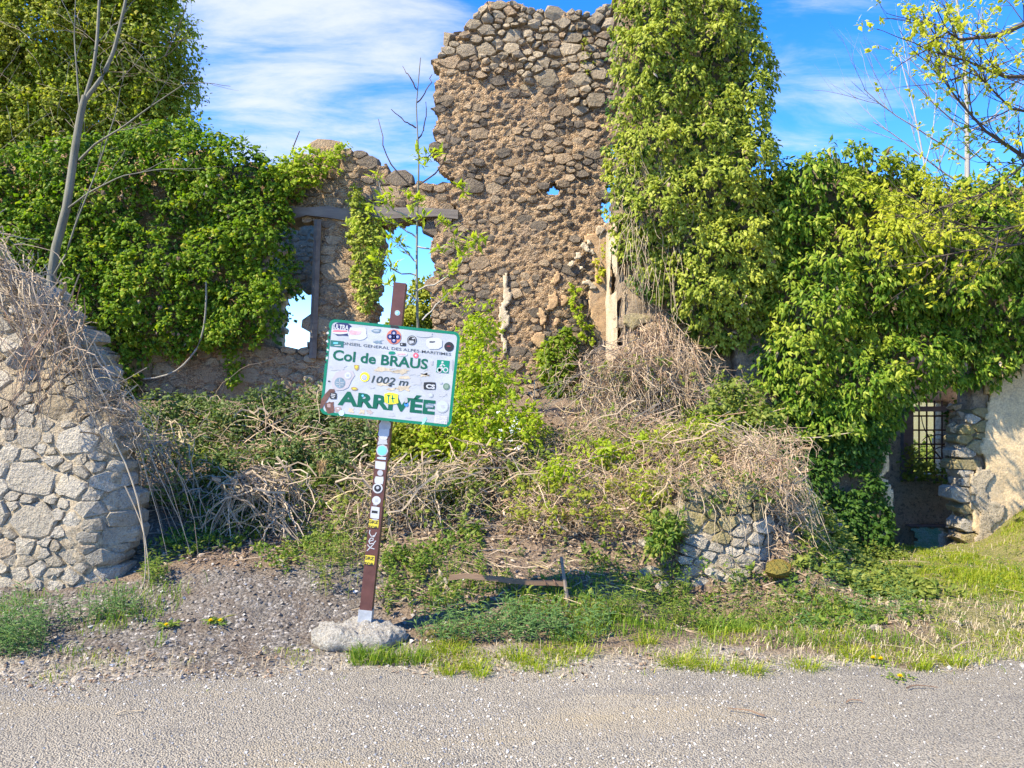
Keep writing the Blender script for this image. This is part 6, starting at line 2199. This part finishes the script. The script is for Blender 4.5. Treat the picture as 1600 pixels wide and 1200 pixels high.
# cyclist pictogram
def line(zx0, zy0, zx1, zy1, w):
    a = np.array((zx0, zy0)); b = np.array((zx1, zy1)); d = (b - a) / np.linalg.norm(b - a); s = np.array((-d[1], d[0])) * w / 2
    return [zs_(*(a + s)), zs_(*(a - s)), zs_(*(b - s)), zs_(*(b + s))]
shp = [([zs_(930, 600), zs_(1018, 606), zs_(1010, 696), zs_(923, 690)], MID, h1)]
for cx_, cy_ in ((946, 674), (990, 672)):
    shp += [(circ(cx_, cy_, 19), WHITE, h2), (circ(cx_, cy_, 12), MID, h3)]
shp += [(circ(968, 618, 8), WHITE, h2), (line(966, 630, 950, 650, 11), WHITE, h2), (line(968, 632, 986, 644, 7), WHITE, h2), (line(950, 650, 970, 656, 9), WHITE, h2), (line(970, 656, 966, 676, 7), WHITE, h2)]
flat('cyclist_symbol', shp, panel, FR)
flat('sticker', [(R_(938, 656, 964, 690, 8, .25, 21), LG, h3)], panel, FR)
flat('sticker', [(R_(876, 604, 902, 640, 9, .5, 22), GREY_, h1)], panel, FR)
flat('sticker', [(R_(1028, 588, 1044, 676, 12, .5, 23), GREY_, h1)], panel, FR)
# torn residue band
for i, (a, b, c, d, mt) in enumerate(((160, 650, 300, 700, LG), (460, 654, 640, 700, TAN), (600, 666, 740, 716, TAN), (720, 660, 880, 724, LG), (800, 694, 880, 728, TAN), (640, 716, 760, 750, TAN), (480, 770, 600, 800, TAN), (620, 784, 760, 836, TAN), (740, 726, 830, 800, LG), (560, 806, 640, 832, TAN), (440, 800, 500, 820, LG),
                                        (290, 955, 345, 1000, TAN), (372, 966, 424, 1006, TAN), (420, 966, 482, 1010, fm('warm_grey', (.46, .38, .34), vary=.3)), (580, 984, 636, 1020, LG), (700, 1014, 752, 1030, LG), (938, 830, 1004, 872, LG))):
    flat('torn_residue', [(R_(a, b, c, d, 18, .6, 40 + i), mt, .0013)], panel, FR)
# big torn grey and brown sticker at the left
flat('torn_sticker', [([zs_(*q) for q in ((182, 760), (212, 704), (262, 688), (330, 692), (346, 724), (322, 760), (300, 812), (262, 832), (214, 836), (184, 812))], fm('warm_lilac_grey', (.42, .38, .38)), h1)], panel, FR)
flat('sticker', [(circ(296, 726, 28), LG, h2), (circ(296, 726, 22), WHITE, h3), (R_(282, 714, 306, 736, 8, .4, 24), fm('lilac', (.35, .38, .62)), h4)], panel, FR)
flat('sticker', [(circ(240, 780, 38, 22), fm('slate', (.16, .22, .26)), h2), (line(212, 776, 268, 780, 5), LG, h3), (line(238, 750, 240, 812, 5), LG, h3), (line(212, 792, 266, 796, 4), LG, h3)], panel, FR)
flat('torn_sticker', [([zs_(*q) for q in ((98, 960), (106, 908), (132, 866), (168, 826), (200, 826), (206, 846), (174, 870), (150, 906), (128, 944), (110, 972))], BRN, h1)], panel, FR)
flat('torn_sticker', [(R_(132, 912, 200, 1004, 16, .3, 25), BRN, h1), (R_(146, 930, 176, 960, 8, .3, 26), fm('mauve', (.36, .25, .22)), h2)], panel, FR)
flat('sticker', [(R_(168, 852, 218, 898, 8, .06, 27), BLACK, h2), (line(178, 862, 208, 866, 6), WHITE, h3), (line(176, 874, 206, 878, 6), WHITE, h3), (line(182, 886, 200, 890, 6), WHITE, h3)], panel, FR)
flat('sticker', [(circ(416, 734, 34, 14), YEL, h1), (circ(412, 738, 20), fm('lilac', (.35, .38, .62)), h2), (circ(412, 738, 13), LG, h3)], panel, FR)
flat('sticker', [([zs_(*q) for q in ((340, 648), (374, 648), (374, 676), (358, 690), (342, 676))], fm('ochre_brown', (.36, .25, .08)), h1), (R_(350, 654, 366, 674, 6, .2, 28), YEL, h2)], panel, FR)
flat('sticker', [(circ(342, 820, 24, 16, .5), fm('ochre_brown', (.36, .25, .08)), h2), (R_(330, 816, 354, 824, 6, .2, 29), YEL, h3)], panel, FR)
flat('sticker', [(R_(832, 762, 922, 818, 8, .04, 30), BLACK, h1)], panel, FR)
T('CS', 850, 806, 914, 30, WHITE, off=.05, d=.0034)
flat('sticker', [(circ(996, 792, 24), fm('dull_green', (.12, .19, .13)), h1), (circ(996, 792, 15), fm('dull_green2', (.2, .27, .2)), h2)], panel, FR)
flat('sticker', [(R_(556, 842, 656, 930, 10, .10, 31), YEL, h2), (line(586, 862, 586, 920, 9), MID, h3), (line(574, 866, 600, 866, 8), MID, h3), (line(612, 862, 618, 916, 9), MID, h3), (line(604, 886, 634, 884, 7), MID, h3)], panel, FR)
flat('sticker', [(circ(712, 928, 14), BLUE, h2)], panel, FR)
flat('sticker', [(R_(692, 868, 724, 930, 12, .5, 32), GREY_, h2)], panel, FR)
flat('sticker', [(R_(846, 918, 908, 950, 8, .1, 33), fm('slate', (.16, .22, .26)), h2), (line(854, 934, 902, 938, 6), LG, h3)], panel, FR)
flat('sticker', [(circ(966, 936, 46, 26), LG, h1), (circ(966, 936, 40, 26), fm('frost', (.44, .47, .48)), h2), (R_(950, 920, 984, 950, 9, .5, 60), LG, h3)], panel, FR)
flat('sticker', [(circ(884, 856, 18), LG, h1), (circ(884, 856, 12), fm('frost', (.44, .47, .48)), h2)], panel, FR)
flat('sticker', [(R_(204, 954, 250, 992, 8, .1, 34), fm('mauve', (.36, .25, .22)), h1), (R_(218, 962, 238, 974, 8, .2, 35), WHITE, h2)], panel, FR)
flat('sticker', [(circ(252, 998, 20), fm('pale_blue', (.45, .56, .66)), h2)], panel, FR)
flat('sticker', [([zs_(*q) for q in ((820, 1072), (832, 1030), (852, 1014), (858, 1030), (840, 1062))], fm('mint', (.30, .58, .50)), h1)], panel, FR)
flat('sticker', [(quad(914, 1000, 1000, 1066), fm('warm_grey_card', (.50, .47, .44)), h1)], panel, FR)
T('SEAS', 918, 1026, 1000, 22, WHITE, off=.03, d=.0030)
T('CHET', 916, 1056, 998, 22, WHITE, off=.03, d=.0030)
flat('sticker', [(R_(942, 752, 972, 780, 8, .5, 61), LG, h1)], panel, FR)
flat('sticker', [(R_(152, 764, 174, 776, 6, .3, 62), BLACK, h1)], panel, FR)
# flaked left border
shp = []
for i in range(9):
    a = rb.uniform(150, 166) - i * 2.2; b = 380 + i * 30
    shp.append((R_(a - 8, b, a + 10, b + 24, 9, .5, 70 + i), WHITE if i % 2 else BLACK, h1))
flat('torn_residue', shp, panel, FR)
flat('sticker', [(R_(394, 862, 410, 878, 7, .2, 63), SKYB, h3)], panel, FR)
flat('torn_residue', [(R_(580, 786, 612, 800, 9, .4, 64), BLACK, h1)], panel, FR)

# post: a leaning square tube behind the panel
pw = .080
bot = SB + np.array((0, .045, 0))
top_ = px(626, 443, 5.04)
axis = unit((top_ - bot)[None])[0]
perp = np.array((axis[2], 0, -axis[0]))
fwd = np.array((0, -1.0, 0))
def postf(u, v, d=0.0):
    """u across the post from its left edge, v up from the foot (metres), d out from its front face."""
    return bot + perp * (u - pw / 2) + axis * v + fwd * (pw / 2 + d)
PLEN = float(np.linalg.norm(top_ - bot))
def box_post(name, u0, u1, v0, v1, d0, d1, mat, parent):
    V = np.array([postf(u, v, d) for u in (u0, u1) for v in (v0, v1) for d in (d0, d1)])
    Q = [[0, 1, 3, 2], [4, 6, 7, 5], [0, 4, 5, 1], [2, 3, 7, 6], [0, 2, 6, 4], [1, 5, 7, 3]]
    return part(name, V, [Q], mat, parent)
post = box_post('post', 0, pw, .075, PLEN, -pw, 0, BROWN, sg)
box_post('foot_sleeve', -.004, pw + .004, -.10, .076, -pw - .004, .004, mat_flat('galvanised', (.42, .43, .44), .45, .5, .2, .2, .2, 18), sg)
box_post('bracket', -.03, pw + .03, 1.40, 1.44, .001, .0125, fm('galv', (.4, .41, .42)), sg)
box_post('bracket', -.03, pw + .03, 1.78, 1.82, .001, .0125, fm('galv', (.4, .41, .42)), sg)


def pz(zx, zy):
    """Post coordinates of a point in the photograph."""
    p = px(zx, zy, 5.0)
    r = p - bot
    return float(r @ perp) + pw / 2, float(r @ axis)


FRP = lambda u, v, d: postf(u, v, d)
def prect(zx, zy, w, h, k=10, amp=.1, seed=0):
    u, v = pz(zx, zy)
    r = np.random.default_rng(seed)
    o_ = []
    for a in np.arange(k) * 2 * math.pi / k:
        q = min(1 / max(abs(math.cos(a)), abs(math.sin(a))), 1.35) * (1 - amp * r.random())
        o_.append((min(max(u + w / 2 * q * math.cos(a), .002), pw - .002), v + h / 2 * q * math.sin(a)))
    return o_[::-1]
def pcirc(zx, zy, r, k=18):
    u, v = pz(zx, zy)
    return [(u + r * math.cos(a), v - r * math.sin(a)) for a in np.arange(k) * 2 * math.pi / k]
flat('sticker', [(prect(600, 672, .08, .13, 12, .25, 1), WHITE, .0012)], post, FRP)
flat('sticker', [(prect(602, 664, .08, .07, 11, .3, 11), LG, .0016), (prect(600, 668, .04, .03, 9, .4, 12), GREY_, .0022)], post, FRP)
flat('sticker', [(prect(598, 690, .074, .05, 11, .3, 13), LG, .0010)], post, FRP)
flat('sticker', [(prect(596, 716, .07, .02, 9, .3, 14), fm('pale_blue', (.45, .56, .66)), .0012)], post, FRP)
flat('sticker', [(prect(584, 838, .012, .016, 7, .3, 15), LG, .001)], post, FRP)
flat('sticker', [(pcirc(601, 683, .019), WHITE, .0022)], post, FRP)
flat('sticker', [(pcirc(597, 704, .040, 8), LG, .0012), (pcirc(597, 704, .031, 10), SKYB, .002)], post, FRP)
flat('sticker', [(prect(594, 727, .072, .055, 8, .15, 2), WHITE, .0012)], post, FRP)
flat('sticker', [(pcirc(594, 739, .019), LG, .0022)], post, FRP)
flat('sticker', [(prect(592, 750, .06, .055, 8, .3, 3), WHITE, .0012)], post, FRP)
flat('sticker', [(pcirc(590, 763, .033), WHITE, .002), (pcirc(590, 763, .023), BLACK, .0028), (pcirc(590, 762, .010), LG, .0034)], post, FRP)
flat('sticker', [(pcirc(588, 782, .028), WHITE, .0012), (prect(588, 782, .02, .028, 8, .6, 4), GREY_, .002)], post, FRP)
flat('sticker', [(prect(586, 801, .06, .082, 8, .12, 5), WHITE, .0012), (prect(585, 800, .044, .018, 8, .2, 6), BLACK, .002), (prect(586, 812, .04, .008, 8, .2, 7), GREY_, .002), (prect(586, 789, .03, .006, 8, .2, 7), GREY_, .002)], post, FRP)
def yellow_tag(zx, zy, w, h, seed):
    shp = [(prect(zx, zy, w, h, 8, .03, seed), fm('dull_yellow', (.58, .46, .04)), .0012)]
    flat('sticker', shp, post, FRP)
def ptext(s, zx, zy, w, h, mat, **kw):
    u, v = pz(zx, zy)
    return text(s, u, -v, w, h, mat, post, fr=lambda a, b, d: postf(a, -b, d), **kw)
yellow_tag(583, 818, .074, .055, 8)
ptext('GRZ', 575, 817, .066, .018, BLACK, off=.02, d=.0022)
ptext('TOR', 574, 825, .068, .018, BLACK, off=.02, d=.0022)
yellow_tag(577, 875, .07, .062, 9)
ptext('GRZ', 569, 874, .062, .021, BLACK, off=.02, d=.0022)
ptext('TOR', 568, 883, .064, .021, BLACK, off=.02, d=.0022)
# white paint pen scrawl down the post: v e x
def scrawl(pts, name='graffiti'):
    q = []
    for i in range(len(pts) - 1):
        a, b = np.array(pts[i], float), np.array(pts[i + 1], float)
        u0, v0 = pz(*a); u1, v1 = pz(*b)
        d = np.array((u1 - u0, v1 - v0)); d = d / max(np.linalg.norm(d), 1e-6); s = np.array((-d[1], d[0])) * .0026
        pa, pb = np.array((u0, v0)), np.array((u1, v1))
        q.append(([tuple(pa + s), tuple(pb + s), tuple(pb - s), tuple(pa - s)], WHITE, .0014))
    flat(name, q, post, FRP)
scrawl([(578, 828), (577, 833), (580, 838), (585, 838), (588, 832)])
scrawl([(577, 846), (583, 844), (583, 841), (579, 841), (576, 846), (578, 850), (584, 849), (587, 845)])
scrawl([(574, 851), (578, 856), (585, 858)])
scrawl([(584, 850), (578, 856), (573, 861)])
flat('sticker', [(pcirc(621, 489, .018, 14), LG, .0014), (pcirc(621, 489, .012, 14), SKYB, .0022), (pcirc(620.5, 489, .006, 10), WHITE, .003)], post, FRP)
# stickers on the right face of the post
def side_patch(zy, h, mat, seed):
    _, v = pz(600, zy)
    V = np.array([postf(pw + .0012, v + a, d) for a, d in ((-h / 2, -.01), (h / 2, -.012), (h / 2, -.06), (-h / 2, -.058))])
    part('sticker', V, [[[0, 1, 2, 3]]], mat, post)
side_patch(725, .03, fm('dull_yellow', (.58, .46, .04)), 1)
side_patch(788, .04, fm('dull_yellow', (.58, .46, .04)), 2)

# concrete lump that carries the post
rc = np.random.default_rng(8)
nt = 150
cen = px(560, 984, 4.97)
ths = np.arange(nt) * 2 * math.pi / nt
prof = np.array([(0.0, .034), (.35, .034), (.70, .024), (.90, .006), (.985, -.024), (1.0, -.05), (.96, -.075), (.86, -.095), (.66, -.118), (.55, -.17), (.55, -.24)])
tt2 = np.linspace(0, len(prof) - 1, 64)
pr = np.interp(tt2, np.arange(len(prof)), prof[:, 0]); pz_ = np.interp(tt2, np.arange(len(prof)), prof[:, 1])
gr_, ga_ = np.meshgrid(np.arange(64), ths, indexing='ij')
rr2, zz2 = pr[gr_], pz_[gr_]
k_ = 1 + .09 * np.sin(2 * ga_ + 1) + .06 * np.sin(5 * ga_) + .03 * np.sin(9 * ga_ + 2)
X_ = np.cos(ga_) * .285 * rr2 * k_; Y_ = np.sin(ga_) * .22 * rr2 * k_
dn = .030 * fbm(X_ * 1.0 + zz2, Y_ + zz2 * .7, .09, 71, 3) + .011 * vnoise(X_ + zz2, Y_ - zz2, .022, 75) + .006 * vnoise(X_ - zz2, Y_ + zz2, .011, 76)
V = np.stack([cen[0] + X_ * (1 + dn * 1.5), cen[1] + Y_ * (1 + dn * 1.5), cen[2] + zz2 + dn - .012 * np.cos(ga_) * rr2], -1).reshape(-1, 3)
k = np.arange(nt)
Q = np.concatenate([np.stack([j * nt + k, j * nt + (k + 1) % nt, (j + 1) * nt + (k + 1) % nt, (j + 1) * nt + k], 1) for j in range(63)])
m, t, out = newmat('rough_concrete')
va = voro(t, 110, 'F1', 'Color'); sa = N(t, 'ShaderNodeSeparateColor'); t.links.new(va, sa.inputs[0])
n1 = noise(t, 9, 6, .65, 'Pos')
c = ramp(t, sa.outputs[0], [(0, (.36, .32, .26)), (.5, (.50, .455, .375)), (1, (.62, .58, .49))])
c = mixcol(t, ramp(t, n1, [(.45, (0, 0, 0)), (.65, (.6, .6, .6))]), c, (.40, .37, .31))
n5 = noise(t, 45, 6, .75, 'Pos')
c = mixcol(t, ramp(t, n5, [(.3, (.8, .8, .8)), (.45, (0, 0, 0))]), c, (.25, .22, .18))
finish(t, out, c, .95, mth(t, 'ADD', mth(t, 'MULTIPLY', n5, 1.5), mth(t, 'MULTIPLY', n1, 1.5)), .03, 1.0, .15)
part('concrete_base', V, [Q], m, sg, smoothed=True)
